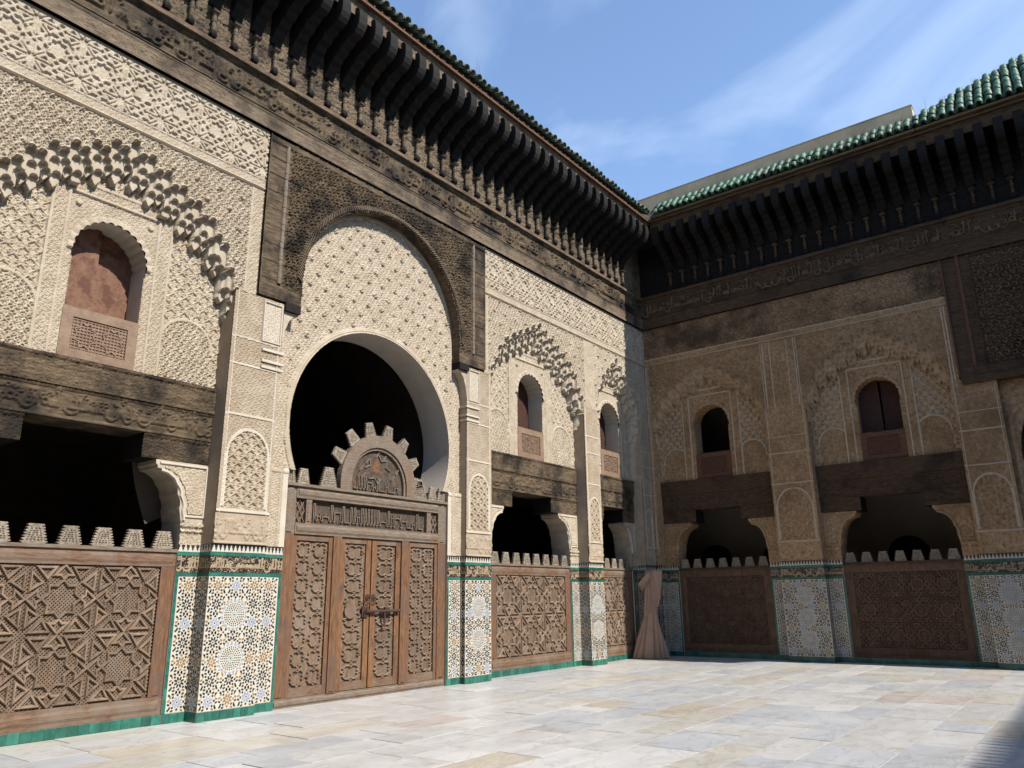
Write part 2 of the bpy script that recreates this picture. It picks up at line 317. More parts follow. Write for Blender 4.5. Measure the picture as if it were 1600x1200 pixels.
def arch_curve(x, hw):                                     # outline of the stalactite arch, x from its centre
    q = np.abs(x)*1.82/hw
    return np.interp(q, [0, .22, .45, .7, .93, 1.2, 1.42, 1.58, 1.72, 1.80, 1.82], [7.87, 7.77, 7.65, 7.52, 7.41, 7.24, 7.05, 6.79, 6.49, 6.2, 6.15])
def bay_fn(c, hw, ua, ub, shade):
    cw = 0.126 if hw > 1.5 else 0.12
    nrm = hw/1.82
    def fn(U, V):
        x = U-c; D = np.full(U.shape, FR); LB = np.full(U.shape, 1)
        a1 = arab(U, V, 0.34, 2.1, 1); a2 = arab(U+3, V, 0.22, 1.9, 5)
        # geometric band under the frieze
        band = V > 8.18
        D = np.where(band, FR-0.008+0.022*starband(U-c+0.29, V-8.63+0.29, 0.58)+0.007*a2, D); LB = np.where(band, 0, LB)
        D = np.where(band & (V > 9.02), FR+0.012, D)
        mould = (V > 8.0) & (V <= 8.18)
        D = np.where(mould, FR+0.004+0.010*a2, D)
        ML = ((V > 8.155) & (V <= 8.18)) | ((V > 8.0) & (V <= 8.025))
        D = np.where((V > 8.155) & (V <= 8.18), FR+0.022, D); D = np.where((V > 8.0) & (V <= 8.025), FR+0.028, D); D = np.where((V > 7.97) & (V <= 8.0), FR-0.02, D)
        sp = V <= 7.97
        # spandrel with small knobs
        kx = np.mod(x+0.19*np.mod(np.floor(V/0.27), 2), 0.38)-0.19; kz = np.mod(V, 0.27)-0.135
        knob = 1-ss(0.02, 0.05, np.hypot(kx, kz))
        edge = np.abs(x) > hw*1.0+0.10
        D = np.where(sp, FR-0.022+0.022*a1+0.035*knob, D)
        D = np.where(sp & edge, FR-0.004+0.012*a2, D)
        m_ = sp & (np.abs(np.abs(x)-hw-0.11) < 0.018); D = np.where(m_, FR+0.012, D); ML = ML | m_
        if shade:
            for dx in (0.055, 0.30):
                m_ = sp & (np.abs(np.abs(x)-hw-dx) < 0.014); D = np.where(m_, FR+0.012, D); ML = ML | m_
        # stalactite arch: upright columns of little niches in three tiers
        def niche(off, w_):
            col_ = np.floor(x/w_+0.5+off); xc_ = (col_-off)*w_; l_ = np.clip((x-xc_)/(w_*0.5), -1, 1)
            return col_, xc_, l_, np.sqrt(np.maximum(0, 1-(l_/0.86)**2))
        col, xc, loc, dome = niche(0.0, cw); odd = np.mod(col, 2)
        base1 = arch_curve(xc, hw)-0.08-0.105*odd
        top = base1+cw*0.5*dome; t = top-V
        col2, xc2, loc2, dome2 = niche(0.5, cw)
        base2 = np.minimum(arch_curve(xc2-cw/2, hw), arch_curve(xc2+cw/2, hw))-0.08-0.205+0.045*np.mod(col2, 2); tier2 = base2+cw*0.45*dome2
        base3 = base1-0.335+0.035*odd; tier3 = base3+cw*0.5*dome
        inarch = (t > 0) & (np.abs(x) < hw) & (V < 7.97)
        hol = lambda l_: 0.018*np.maximum(0, 1-l_*l_)
        muq = FR-0.060-hol(loc)
        muq = np.where(V < tier2, FR-0.125-hol(loc2), muq); muq = np.where(V < tier3, FR-0.195-hol(loc), muq)
        low = base3-0.10-0.06*odd+0.09*np.abs(loc)
        D = np.where(inarch, muq, D); LB = np.where(inarch, 2, LB)
        rim = (t > -0.035) & (t <= 0) & (np.abs(x) < hw+0.01) & (V < 7.97)
        D = np.where(rim, FR+np.where(t > -0.018, 0.034, 0.014), D); LB = np.where(rim, 2, LB)
        # recessed panel with ogee net, arched side fields and the window surround
        rec = inarch & ((V < low) | ((np.abs(x) < 0.66) & (V < 6.98)))
        n1 = net(x, V-0.05, 0.20, 0.24); R = 0.0+0.014*n1+0.010*a2
        sa = np.hypot((np.abs(x)-1.24*nrm)/1.0, np.maximum(0, V-5.15)); fld = (np.abs(np.abs(x)-1.24*nrm) < 0.40*nrm) & (sa < 0.40*nrm)
        R = np.where(fld, 0.012+0.020*a1, R)
        R = np.where((np.abs(sa-0.41*nrm) < 0.022) & (V > 5.1), 0.040, R)
        ax = np.abs(x)
        fr = (ax < 0.84) & (V < 7.12)
        R = np.where(fr, 0.024+0.013*a2, R)
        R = np.where(fr & (ax > 0.80), 0.046, R); R = np.where(fr & (V > 7.07), 0.046, R)
        inn = (ax < 0.64) & (V < 6.95)
        R = np.where(inn, 0.012+0.012*a2, R)
        R = np.where(inn & (ax > 0.605), 0.048, R); R = np.where(inn & (V > 6.91), 0.048, R)
        ang = np.arctan2(x, np.maximum(V-6.13, 0.001)); sc_ = 0.028*np.abs(np.sin(ang*13))
        rr = np.where(V > 6.13, np.hypot(x, V-6.13), ax)
        R = np.where((rr < 0.575) & (V > 6.10), 0.042+0.5*sc_, R)
        spot = np.hypot(ax-0.50, V-6.78) < 0.042; R = np.where(spot, 0.050, R)
        D = np.where(rec, R, D); LB = np.where(rec, 3, LB)
        if hw < 1.3: LB = np.where(rec & (x > 0), 5, LB)
        D = D; LB = np.where(rec & fr, 4, LB)
        fm = (fr & (ax > 0.80)) | (fr & (V > 7.07) & (V < 7.12)) | (inn & (ax > 0.605)) | (inn & (V > 6.91)) | ((np.abs(sa-0.41*nrm) < 0.022) & (V > 5.1) & ~fr)
        if shade:
            LB = np.where(ML & ~inarch, 6, LB); LB = np.where(rec & fm, 6, LB); LB = np.where(rec & ~fr & ~fld & ~fm & (n1 > 0.9), 7, LB)  # ridges and mouldings take the lightened stucco, a painted relief highlight
        hole = (rr < 0.485+np.where(V > 6.0, sc_*0.8, 0)) & (V > 4.63)
        LB = np.where(hole, -1, LB)
        LB = np.where((V < 6.16) & (ax > hw), -1, LB)
        return D, LB
    return fn
def window(P, parent, c, kind):
    w_ = thing_part('window', parent)
    def arcpts(r, n=20): return [(c-r, 5.30)] + [(c-r*math.cos(t), 6.13+r*math.sin(t)) for t in np.linspace(0, math.pi, n)] + [(c+r, 5.30)]
    b = MB(); pts = arcpts(0.50, 28); k = len(pts)
    vs = []; fs = []
    for i, (u, v) in enumerate(pts):
        s_ = 0.018*(i % 2) if 1 < i < k-2 else 0
        f = 1+s_/0.5 if v > 6.0 else 1
        uu = c+(u-c)*f; vv = v+s_*0.6
        vs += [P(uu, vv, 0.02), P(uu, vv, -0.46)]
    fs = [(2*i, 2*i+1, 2*i+3, 2*i+2) for i in range(k-1)]
    b.add(vs, fs); b.build('reveal', 'stucco_pale' if P is PA else 'stucco_brown', w_)
    b = MB(); b.pbox(P, c-0.5, c+0.5, 5.29, 5.31, -0.47, 0.015); b.build('ledge', 'sill_wood' if P is PA else 'cedar', w_)
    if kind != 'open':
        m = 'shutter' if kind == 'red' else 'shutter_dark'
        for sgn in (-1, 1):
            b = MB(); pl = [(c+sgn*0.008, 5.30)] + [(c+sgn*(0.008+0.52*math.sin(t)), 6.13+0.52*math.cos(t)) for t in np.linspace(0.02, math.pi/2, 9)] + [(c+sgn*0.528, 5.30)]
            dd = -0.30 if sgn < 0 else -0.40
            b.prism(pl, P, dd-0.03, dd); b.build('shutter', m, w_)
    sill_mat = 'sill_wood' if P is PA else 'cedar_red'
    s_ = boxpart('sill_panel', sill_mat, w_, P, c-0.5, c+0.5, 4.62, 5.285, -0.06, 0.006)
    b = MB()
    for (a0, a1, b0, b1) in ((-.5, .5, 5.17, 5.285), (-.5, .5, 4.62, 4.735), (-.5, -.36, 4.735, 5.17), (.36, .5, 4.735, 5.17)): b.pbox(P, c+a0, c+a1, b0, b1, 0.006, 0.034)
    for sx in (-1, 1):
        loop = [(c+sx*0.18+0.15*math.cos(t)*(1 if i % 2 else 0.72), 4.95+0.19*math.sin(t)*(1 if i % 2 else 0.72)) for i, t in enumerate(np.linspace(0, 2*math.pi, 17)[:-1])]
        strap_loop(b, P, loop, 0.028, 0.008, 0.028)
    n = 16
    for i in range(n):
        uu = c-0.36+0.72*(i+0.5)/n; b.pbox(P, uu-0.007, uu+0.007, 4.735, 5.17, 0.007, 0.016)
    for i in range(10):
        vv = 4.735+0.435*(i+0.5)/10; b.pbox(P, c-0.36, c+0.36, vv-0.007, vv+0.007, 0.008, 0.019)
    b.build('sill_lattice', sill_mat, w_)
def thing_part(name, parent):
    o = bpy.data.objects.new(name, None); o.empty_display_size = 0.1; COL.objects.link(o); setp(o, parent); return o
def strap_loop(b, P, pts, wd, d0, d1, closed=True):        # mitred moulded strip
    n = len(pts); pr = []
    for i in range(n):
        p = np.array(pts[i]); a = np.array(pts[i-1]) if (closed or i > 0) else None; q = np.array(pts[(i+1) % n]) if (closed or i < n-1) else None
        t1 = (p-a)/np.linalg.norm(p-a) if a is not None else (q-p)/np.linalg.norm(q-p)
        t2 = (q-p)/np.linalg.norm(q-p) if q is not None else t1
        m = t1+t2; m = m/max(np.linalg.norm(m), 1e-6); nn = np.array([-m[1], m[0]]); k = 1/max(0.45, abs(np.dot(nn, [-t1[1], t1[0]])))
        o = nn*wd/2*k
        pr.append([P(*(p-o), d0), P(*(p-o*0.45), d1), P(*(p+o*0.45), d1), P(*(p+o), d0)])
    vs = [x for q in pr for x in q]; fs = []
    for i in range(n if closed else n-1):
        j = (i+1) % n
        for k in range(3): fs.append((4*i+k, 4*j+k, 4*j+k+1, 4*i+k+1))
    b.add(vs, fs)

SP = {0: ('carved_band', 'stucco'), 1: ('arch_spandrel', 'stucco'), 2: ('stalactite_arch', 'stucco'), 3: ('recessed_panel', 'stucco'), 5: ('recessed_panel', 'stucco'), 4: ('window_surround', 'stucco')}
SPB = {6: ('lightened_moulding', 'stucco_relief_light'), 7: ('net_tracery', 'stucco_relief_light'), 5: ('recessed_panel', 'stucco_brown'), 0: ('carved_band', 'stucco_band_brown'), 1: ('arch_spandrel', 'stucco_brown'), 2: ('stalactite_arch', 'stucco_amber'), 3: ('recessed_panel', 'stucco_brown'), 4: ('window_surround', 'stucco_brown')}
BAYS_A = [(4.35, 1.78, 1.6, 6.45, 0.0088, 'red', 0.75), (14.13, 1.85, 12.05, 16.30, 0.0112, 'dark', 0.75), (17.75, 1.11, 16.30, 19.40, 0.014, 'dark', 0.5)]
BAYS_B = [(2.10, 1.61, 0.34, 4.24, 0.0155, 'open', 0.64), (6.38, 1.63, 4.24, 8.20, 0.0155, 'dark', 0.69)]
for (P, F, bays, sp) in ((PA, FA, BAYS_A, SP), (PB, FB, BAYS_B, SPB)):
    for (c, hw, ua, ub, st, kind, nh) in bays:
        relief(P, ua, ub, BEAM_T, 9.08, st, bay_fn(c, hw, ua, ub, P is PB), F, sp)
        window(P, F, c, kind)
        # cedar beam over the opening: plain board, lettered board, stepped corbel boards
        def beam1(U, V):
            return 0.065+0.010*vnoise(U*3, V*40, 4)+0.010*arab(U, V, 0.30, 1.6, 6)*(vnoise(U*1.5, V*2, 2) > 0.35)+np.where(V > 4.56, 0.02, 0), np.zeros(U.shape, int)
        def beam2(U, V):
            return 0.035+0.026*samp(SCR3, 0.011, U+c, V-3.84)+np.where((V > 4.18) | (V < 3.83), 0.022, 0), np.zeros(U.shape, int)
        s2 = st*1.35
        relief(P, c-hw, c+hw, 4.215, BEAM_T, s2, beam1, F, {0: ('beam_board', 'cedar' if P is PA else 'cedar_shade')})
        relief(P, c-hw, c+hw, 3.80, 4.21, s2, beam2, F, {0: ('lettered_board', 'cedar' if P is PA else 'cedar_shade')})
        boxpart('beam_core', 'cedar' if P is PA else 'cedar_shade', F, P, c-hw, c+hw, 3.795, BEAM_T+0.012, -0.5, 0.03)
        for sg in (-1, 1):
            def cb(U, V): return 0.02+0.015*arab(U, V, 0.26, 1.6, 7)+np.where(V > 3.76, 0.02, 0), np.zeros(U.shape, int)
            ua_, ub_ = sorted((c+sg*nh, c+sg*hw))
            relief(P, ua_, ub_, 3.46, 3.79, s2*1.2, cb, F, {0: ('corbel_board', 'cedar' if P is PA else 'cedar_shade')})
            boxpart('corbel_block', 'cedar_dark', F, P, ua_, ub_, 3.455, 3.79, -0.5, 0.015)
            # plaster bracket with a scalloped edge
            jw = hw-0.36 if hw > 1.3 else hw-0.22
            b = MB(); edge = []
            x0, x1 = jw-0.42*min(1, hw/1.6), jw-0.04
            for t in np.linspace(0, 1, 25):
                k = math.sin(t*math.pi/2); s_ = 0.022*abs(math.sin(t*math.pi*4.5))
                edge.append((x0+(x1-x0)*k**1.0 + s_, 3.34-0.66*(1-math.cos(t*math.pi/2)) - s_*0.3))
            pl = [(x0-0.03, 3.452), (x0-0.03, 3.40), (x0, 3.37)] + edge + [(jw, 2.62), (hw+0.02, 2.62), (hw+0.02, 3.452)]
            b.prism([(c+sg*a, v) for a, v in pl], P, -0.48, 0.03); br = b.build('bracket', 'stucco' if P is PA else 'stucco_brown', F)
            ez = np.array([v for a, v in edge])[::-1]; exx = np.array([a for a, v in edge])[::-1]
            def bf(U, V):
                q_ = (U-c)*sg; lim = np.interp(V, ez, exx)+0.11
                return 0.034+0.014*arab(U, V, 0.2, 1.7, 3), np.where((q_ > lim) & (q_ < hw-0.06) & (V < 3.38) & (V > 2.73), 0, -1)
            relief(P, *sorted((c+sg*x0, c+sg*hw)), 2.70, 3.40, s2, bf, br, {0: ('bracket_carving', 'stucco' if P is PA else 'stucco_brown')})
            b = MB(); strap_loop(b, P, [(c+sg*(a+0.05), v-0.03) for a, v in edge], 0.05, 0.031, 0.058, closed=False)
            strap_loop(b, P, [(c+sg*(x0+0.03), 3.41), (c+sg*(hw-0.04), 3.41), (c+sg*(hw-0.04), 2.7), (c+sg*(jw+0.03), 2.7)], 0.04, 0.031, 0.05, closed=False)
            b.build('bracket_moulding', 'stucco_pale' if P is PA else 'stucco_brown', br)
            def jf(U, V): return 0.03+0.014*arab(U, V, 0.2, 1.7, 2)+np.where((V > 2.56) | (np.abs(V-2.50) < 0.012), 0.025, 0), np.zeros(U.shape, int)
            ua_, ub_ = sorted((c+sg*jw, c+sg*hw))
            relief(P, ua_, ub_, 2.31, 2.62, s2, jf, F, {0: ('jamb_capital', 'stucco' if P is PA else 'stucco_brown')})
            boxpart('jamb_core', 'stucco' if P is PA else 'stucco_brown', F, P, ua_, ub_, 2.25, 2.618, -0.48, 0.02)

# ---- piers
def pier_fn(u0, u1, z1, s):
    c = (u0+u1)/2; hwid = (u1-u0)/2
    def fn(U, V):
        x = np.abs(U-c); e = x > hwid-0.055
        a = arab(U-c, V, 0.26, 1.9, s); n = net(U-c, V, 0.2, 0.22); scs = samp(SCR2, 0.007, (U-c)+7+s, (V-2.38)*0.24/0.36)
        D = FR+0.012*a-0.006
        D = np.where(V < 2.78, FR-0.006+0.016*scs, D)
        arc = np.hypot(x, np.maximum(0, V-3.62)*0.9); inside = (arc < hwid-0.10) & (V > 2.85) & (V < 4.2)
        D = np.where(inside, FR-0.014+0.018*n, D)
        D = np.where((np.abs(arc-(hwid-0.09)) < 0.02) & (V > 2.85) & (V < 4.1), FR+0.012, D)
        D = np.where(np.abs(V-2.80) < 0.02, FR+0.014, D); D = np.where(np.abs(V-4.22) < 0.016, FR+0.012, D)
        D = np.where(np.abs(V-5.0) < 0.014, FR+0.010, D); D = np.where(np.abs(V-5.42) < 0.014, FR+0.010, D)
        D = np.where(e & (V > 2.8), FR+0.006*a, D); D = np.where(np.abs(x-(hwid-0.055)) < 0.010, FR+0.012, D)
        D = np.where(V < 2.36, FR+0.016, D)
        ml = ((np.abs(arc-(hwid-0.09)) < 0.02) & (V > 2.85) & (V < 4.1)) | (np.abs(V-2.80) < 0.02) | (np.abs(V-4.22) < 0.016) | (np.abs(V-5.0) < 0.014) | (np.abs(V-5.42) < 0.014) | ((np.abs(x-(hwid-0.055)) < 0.012) & (V > 2.8))
        return D, np.where(ml, 6, 0)
    return fn
PIERS_A = [(1.70, 2.57), (6.10, 6.98), (11.50, 12.28), (15.98, 16.64), (18.86, 19.40)]
PIERS_B = [(0.345, 0.49), (3.71, 4.75), (8.01, 8.90)]
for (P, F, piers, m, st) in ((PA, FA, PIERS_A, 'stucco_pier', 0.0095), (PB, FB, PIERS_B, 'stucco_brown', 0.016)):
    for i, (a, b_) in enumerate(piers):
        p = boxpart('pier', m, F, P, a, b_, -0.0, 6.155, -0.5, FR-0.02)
        relief(P, a, b_, 2.335, 6.165, st if i < 3 else st*1.3, pier_fn(a, b_, 6.16, i), p, {0: ('pier_carving', m), 6: ('pier_moulding', 'stucco_pale' if P is PA else 'stucco_relief_light')})

# ---- zellige dado
ZC = ['zellige_white', 'zellige_black', 'zellige_ochre', 'zellige_blue', 'zellige_mint']
def zellige(P, u0, u1, v0, v1, d, parent, meds=()):
    b = MB(); b.add([P(u0, v0, d), P(u1, v0, d), P(u1, v1, d), P(u0, v1, d)], [(0, 1, 2, 3)], 0)
    R = random.Random(int(u0*100)+int(v1*10)); Z = 1.10
    def tile(u, v, ang, ln, wd, mi, tag_=False):
        if not (u0+0.012 < u < u1-0.012 and v0+0.012 < v < v1-0.012): return
        if not tag_ and any(math.hypot(u-mu, v-mv) < 0.225 for mu, mv in meds): return
        ca, sa = math.cos(ang), math.sin(ang); h = ln/2; q = wd/2; t = min(h*0.55, q)
        pts = [(-h, 0), (-h+t, -q), (h-t, -q), (h, 0), (h-t, q), (-h+t, q)]
        b.add([P(min(max(u+x*ca-y*sa, u0), u1), min(max(v+x*sa+y*ca, v0), v1), d+0.003) for x, y in pts], [(0, 1, 2, 3, 4, 5)], mi)
    W = u1-u0; nu = max(1, round(W/(0.235*Z))); pu = W/nu; nv = max(1, round((v1-v0)/(0.235*Z))); pv = (v1-v0)/nv
    for i in range(nu+1):
        for j in range(nv+1):
            for half in (0, 1):
                cu = u0+(i+0.5)*pu if half else u0+i*pu; cv = v0+(j+0.5)*pv if half else v0+j*pv
                if half:
                    col = (3, 1, 2, 1)[(j + (i % 2)*2) % 4]
                    tile(cu, cv, 0, 0.022, 0.022, 1)
                    for k in range(8):
                        t = k*math.pi/4+math.pi/8
                        tile(cu+0.045*Z*math.cos(t), cv+0.045*Z*math.sin(t), t, 0.050*Z, 0.023*Z, col)
                    for k in range(8):
                        t = k*math.pi/4; tile(cu+0.082*Z*math.cos(t), cv+0.082*Z*math.sin(t), t, 0.029*Z, 0.027*Z, 1 if k % 2 else (2 if col == 2 else 1))
                    for k in range(16):
                        t = k*math.pi/8+math.pi/16; tile(cu+0.113*Z*math.cos(t), cv+0.113*Z*math.sin(t), t+(0.6 if k % 2 else -0.6), 0.042*Z, 0.022*Z, 1 if (k//2) % 3 else 2)
                else:
                    tile(cu, cv, 0.78, 0.028, 0.028, 1)
                    for k in range(4):
                        t = k*math.pi/2+math.pi/4; tile(cu+0.045*Z*math.cos(t), cv+0.045*Z*math.sin(t), t, 0.040*Z, 0.024*Z, 1)
    for mu, mv in meds:
        tile(mu, mv, 0, 0.022, 0.022, 1, True)
        for r, n, ln, col in ((0.036, 8, 0.03, 4), (0.066, 12, 0.022, 1), (0.094, 18, 0.022, 1), (0.122, 24, 0.022, 1), (0.150, 28, 0.022, 1), (0.187, 18, 0.052, 3), (0.215, 22, 0.03, 2)):
            for k in range(n):
                t = 2*math.pi*(k+0.5*(int(r*1000) % 2))/n
                tile(mu+r*math.cos(t), mv+r*math.sin(t), t+(math.pi/2 if col == 3 else 0.35*(col == 1)), ln, 0.024 if col == 3 else 0.015, col, True)
    return tag(b.build('zellige', ZC, parent), kind='stuff')
def crest(P, u0, u1, d, parent):                            # black and white stepped crest over the dado
    n = max(2, round((u1-u0)/0.068)); p = (u1-u0)/n; b = MB()
    b.add([P(u0, 2.215, d), P(u1, 2.215, d), P(u1, 2.33, d), P(u0, 2.33, d)], [(0, 1, 2, 3)], 1)
    for i in range(n):
        c = u0+(i+0.5)*p
        pts = [(c-p*.5, 2.217), (c+p*.5, 2.217), (c+p*.42, 2.245), (c+p*.30, 2.245), (c+p*.30, 2.275), (c+p*.16, 2.275), (c+p*.16, 2.315), (c-p*.16, 2.315), (c-p*.16, 2.275), (c-p*.30, 2.275), (c-p*.30, 2.245), (c-p*.42, 2.245)]
        b.add([P(u, v, d+0.004) for u, v in pts], [tuple(range(12))], 0)
    b.build('crest_tiles', ['zellige_white', 'zellige_black'], parent)
GT = {}
gtr = random.Random(9)
def green_run(P, u0, u1, v0, v1, d, parent, vert=False, size=0.125):
    n = max(1, round(((v1-v0) if vert else (u1-u0))/size)); o = P(0, 0, 0)
    for i in range(n):
        if vert: a, b_, c_, e = u0, u1, v0+(v1-v0)*i/n, v0+(v1-v0)*(i+1)/n
        else: a, b_, c_, e = u0+(u1-u0)*i/n, u0+(u1-u0)*(i+1)/n, v0, v1
        g_ = 0.0022; t = d+gtr.uniform(0.008, 0.012)
        q = MB(); q.pbox(P, a+g_, b_-g_, c_+g_, e-g_, d, t); q.build('green_tile', 'tile_green', parent)
def green_line(P, u0, u1, v0, v1, d, parent):
    n = max(1, round((u1-u0)/0.13)); b = MB()
    for i in range(n): b.pbox(P, u0+(u1-u0)*i/n+0.0015, u0+(u1-u0)*(i+1)/n-0.0015, v0, v1, d, d+0.007)
    b.build('green_border', 'tile_green', parent)
def inscription(P, u0, u1, v0, v1, d, parent, off):
    def fn(U, V):
        a = samp(SCR2, 0.007, U+off+10, (V-v0)*0.24/(v1-v0)) + 0.0
        b_ = np.abs(np.sin(np.pi*(vnoise(U*34, V*34, 3)*3)))
        LB = np.where((a > 0.5) | (b_ > 0.975), 0, 1)
        return np.full(U.shape, d)+0.004*(a > 0.5), LB
    relief(P, u0, u1, v0, v1, 0.0085, fn, parent, {0: ('inscription_letters', 'script_tan'), 1: ('inscription_ground', 'script_black')})
def dado(P, u0, u1, d, parent, meds=(), side=None, coarse=False):
    base = 0.12
    crest(P, u0, u1, d, parent)
    green_line(P, u0, u1, 2.165, 2.213, d, parent)
    inscription(P, u0, u1, 1.935, 2.163, d+0.002, parent, u0*1.7)
    green_line(P, u0, u1, 1.885, 1.933, d, parent)
    a, b_ = u0, u1
    if side == 'l': green_run(P, u0, u0+0.045, 0.125, 1.883, d, parent, True, 0.16); a = u0+0.047
    if side == 'r': green_run(P, u1-0.045, u1, 0.125, 1.883, d, parent, True, 0.16); b_ = u1-0.047
    zellige(P, a, b_, 0.125, 1.883, d+0.001, parent, meds)
    green_run(P, u0, u1, 0.0, 0.122, d, parent, False, 0.11)
def PSA(y0): return lambda u, v, d: (u, y0-d, v)            # faces that look towards -y
def PSB(x0): return lambda u, v, d: (x0+d, 19.74-u, v)      # pier sides of the shaded facade that look towards +x
for i, (a, b_) in enumerate(PIERS_A):
    p = [o for o in FA.children if o.name.startswith('pier')][i]
    if i == 0: continue
    c = (a+b_)/2
    dado(PA, a, b_, FR-0.019, p, ((c, 1.36), (c, 0.78)))
    dado(PSA(a), 0.052 if i != 2 else 0.215, FR-0.02, 0.001, p)
for i, (a, b_) in enumerate(PIERS_B):
    p = [o for o in FB.children if o.name.startswith('pier')][i]
    c = (a+b_)/2
    dado(PB, a, b_, FR-0.019, p, ((c, 1.5), (c, 1.0), (c, 0.5)) if i else ())
    if i < 2: dado(PSB(b_), 0.052, FR-0.02, 0.001, p)
# jamb strips beside the screens: tiled wall with a green border
JAMBS = []
for (P, F, bays) in ((PA, FA, BAYS_A), (PB, FB, BAYS_B)):
    for (c, hw, *_r_) in bays:
        jw = hw-0.36 if hw > 1.3 else hw-0.22
        for sg in (-1, 1):
            u0, u1 = sorted((c+sg*jw, c+sg*hw)); jb = boxpart('jamb', 'render_white', F, P, u0, u1, 0, 2.25, -0.42, 0.03)
            if not (c == 4.35 and sg < 0): dado(P, u0, u1, 0.031, jb, (), 'r' if sg < 0 else 'l')
        JAMBS.append((P, F, c, jw))
        green_run(P, c-jw, c+jw, 0.0, 0.122, 0.012, F, False, 0.13 if P is PA else 0.2)
        boxpart('threshold', 'render_white', F, P, c-jw, c+jw, 0, 0.12, -0.3, 0.011)

# ---- portal of the sunlit facade
PC = 9.25; OZ = 6.62; OR = 1.97; HZ = 4.36; HR = 1.90; HF = 3.55
hf = math.sqrt(HR*HR-(HZ-HF)**2)
def wood_fn(U, V):
    x = U-PC; r = np.hypot(x, V-OZ)
    a = arab(x, V, 0.40, 2.0, 3)
    plank = np.abs(np.mod(V+0.03*vnoise(U*0.7, V, 2), 0.31)-0.155) > 0.146
    D = FR+0.018+np.where(np.abs(x) < 2.33, 0.028*a, 0.006*vnoise(U*2, V*30, 5)) - 0.02*plank
    D = np.where(V < 6.42, FR+0.03+0.01*vnoise(U*3, V*40), D)
    D = np.where(np.abs(V-9.0) < 0.05, FR+0.05, D)
    D = np.where(np.abs(np.abs(x)-2.78) < 0.014, FR+0.055, D)
    LB = np.where((r < OR) & (V > OZ) | ((np.abs(x) < OR) & (V <= OZ)), -1, 0)
    return D, LB
wp = thing_part('cedar_arch', FA)
for (a, b_) in ((6.457, 7.27), (11.23, 12.043)): boxpart('panel_core', 'cedar', wp, PA, a, b_, 6.203, 9.05, 0.0, FR+0.004)
relief(PA, 6.46, 12.04, 6.20, 9.085, 0.0115, wood_fn, wp, {0: ('carved_cedar_panel', 'cedar')})
b = MB(); pts = [(PC-OR, 6.20)] + [(PC-OR*math.cos(t), OZ+OR*math.sin(t)) for t in np.linspace(0, math.pi, 60)] + [(PC+OR, 6.20)]
for (p, q) in zip(pts[:-1], pts[1:]): b.add([PA(*p, FR+0.03), PA(*q, FR+0.03), PA(*q, 0.13), PA(*p, 0.13)], [(0, 1, 2, 3)])
b.build('arch_soffit', 'cedar', wp)
b = MB()                                                     # rope moulding round the cedar arch
nseg = 130
for i in range(nseg):
    t = math.pi*(i+0.5)/nseg; ca, sa = math.cos(t), math.sin(t); rr0, rr1 = OR+0.015, OR+0.135; dt = math.pi/nseg*0.42; sk = 0.030
    q = [(rr0, t-dt), (rr1, t-dt+sk), (rr1, t+dt+sk), (rr0, t+dt)]
    base = [PA(PC-r_*math.cos(a_), OZ+r_*math.sin(a_), FR+0.02) for r_, a_ in q]
    topv = [PA(PC-r_*math.cos(a_), OZ+r_*math.sin(a_), FR+0.075) for r_, a_ in [(rr0+0.025, t-dt*.6), (rr1-0.025, t-dt*.6+sk), (rr1-0.025, t+dt*.6+sk), (rr0+0.025, t+dt*.6)]]
    b.add(base+topv, [(0, 1, 5, 4), (1, 2, 6, 5), (2, 3, 7, 6), (3, 0, 4, 7), (4, 5, 6, 7)])
b.build('rope_moulding', 'cedar_grey', wp)
for yy in (PC-2.42, PC+2.42):                                # slender half-round posts at the sides
    b = MB(); n = 8
    for i in range(24):
        z0 = 6.47+i*0.1045; z1 = z0+0.1045; k = 0.038+0.004*math.sin(i*2.1)
        ring = lambda z, r_: [(FR+0.02+max(0, r_*math.sin(t)), yy+r_*math.cos(t), z) for t in np.linspace(0, math.pi, n)]
        v = ring(z0, k)+ring(z1, k*0.97); b.add(v, [(j, j+1, n+j+1, n+j) for j in range(n-1)])
    b.build('half_round_post', 'wood_grey', wp)
for sg in (-1, 1): boxpart('spring_block', 'cedar_dark', wp, PA, PC+sg*(OR+0.005), PC+sg*(OR+0.30), 6.06, 6.197, 0.0, FR+0.05)
def tym_fn(U, V):
    x = U-PC
    n = net(x, V, 0.19, 0.22, 0.06); a = arab(x, V, 0.3, 2.2, 6)
    k1 = np.mod(x+0.165*np.mod(np.floor((V-0.1)/0.235), 2)+0.165, 0.33)-0.165; k2 = np.mod(V-0.1, 0.235)-0.1175
    rk = np.hypot(k1, k2); knob = np.where(rk < 0.045, 1-0.9*ss(0.0, 0.018, 0.020-np.minimum(rk, 0.020)), 0)
    D = 0.14+0.004*n+0.013*a+0.030*knob
    r = np.hypot(x, V-HZ)
    ang = np.arctan2(x, V-HZ); sca = 0.035*np.abs(np.sin(ang*30))
    D = np.where((r < HR+0.13) & (r > HR+0.085+sca*0.4), 0.150, D); D = np.where(r < HR+0.085, 0.175+0.006*np.cos((r-HR)*140), D)
    outer = np.hypot(x, V-OZ)
    D = np.where((outer > OR-0.06) & (V > OZ), 0.17, D); D = np.where((np.abs(x) > OR-0.05) & (np.abs(x) < OR) & (V <= OZ) & (V > 5.9), 0.17, D)
    D = np.where((np.abs(x) > OR) & (V <= 6.2), 0.14+0.012*a, D)
    LB = np.zeros(U.shape, int)
    LB = np.where(r < HR, -1, LB); LB = np.where((V > OZ) & (outer > OR+0.03), -1, LB)
    LB = np.where((V < OZ) & (V > 6.21) & (np.abs(x) > OR+0.03), -1, LB)
    LB = np.where((V < 3.8) & (np.abs(x) < hf), -1, LB)
    return D, LB
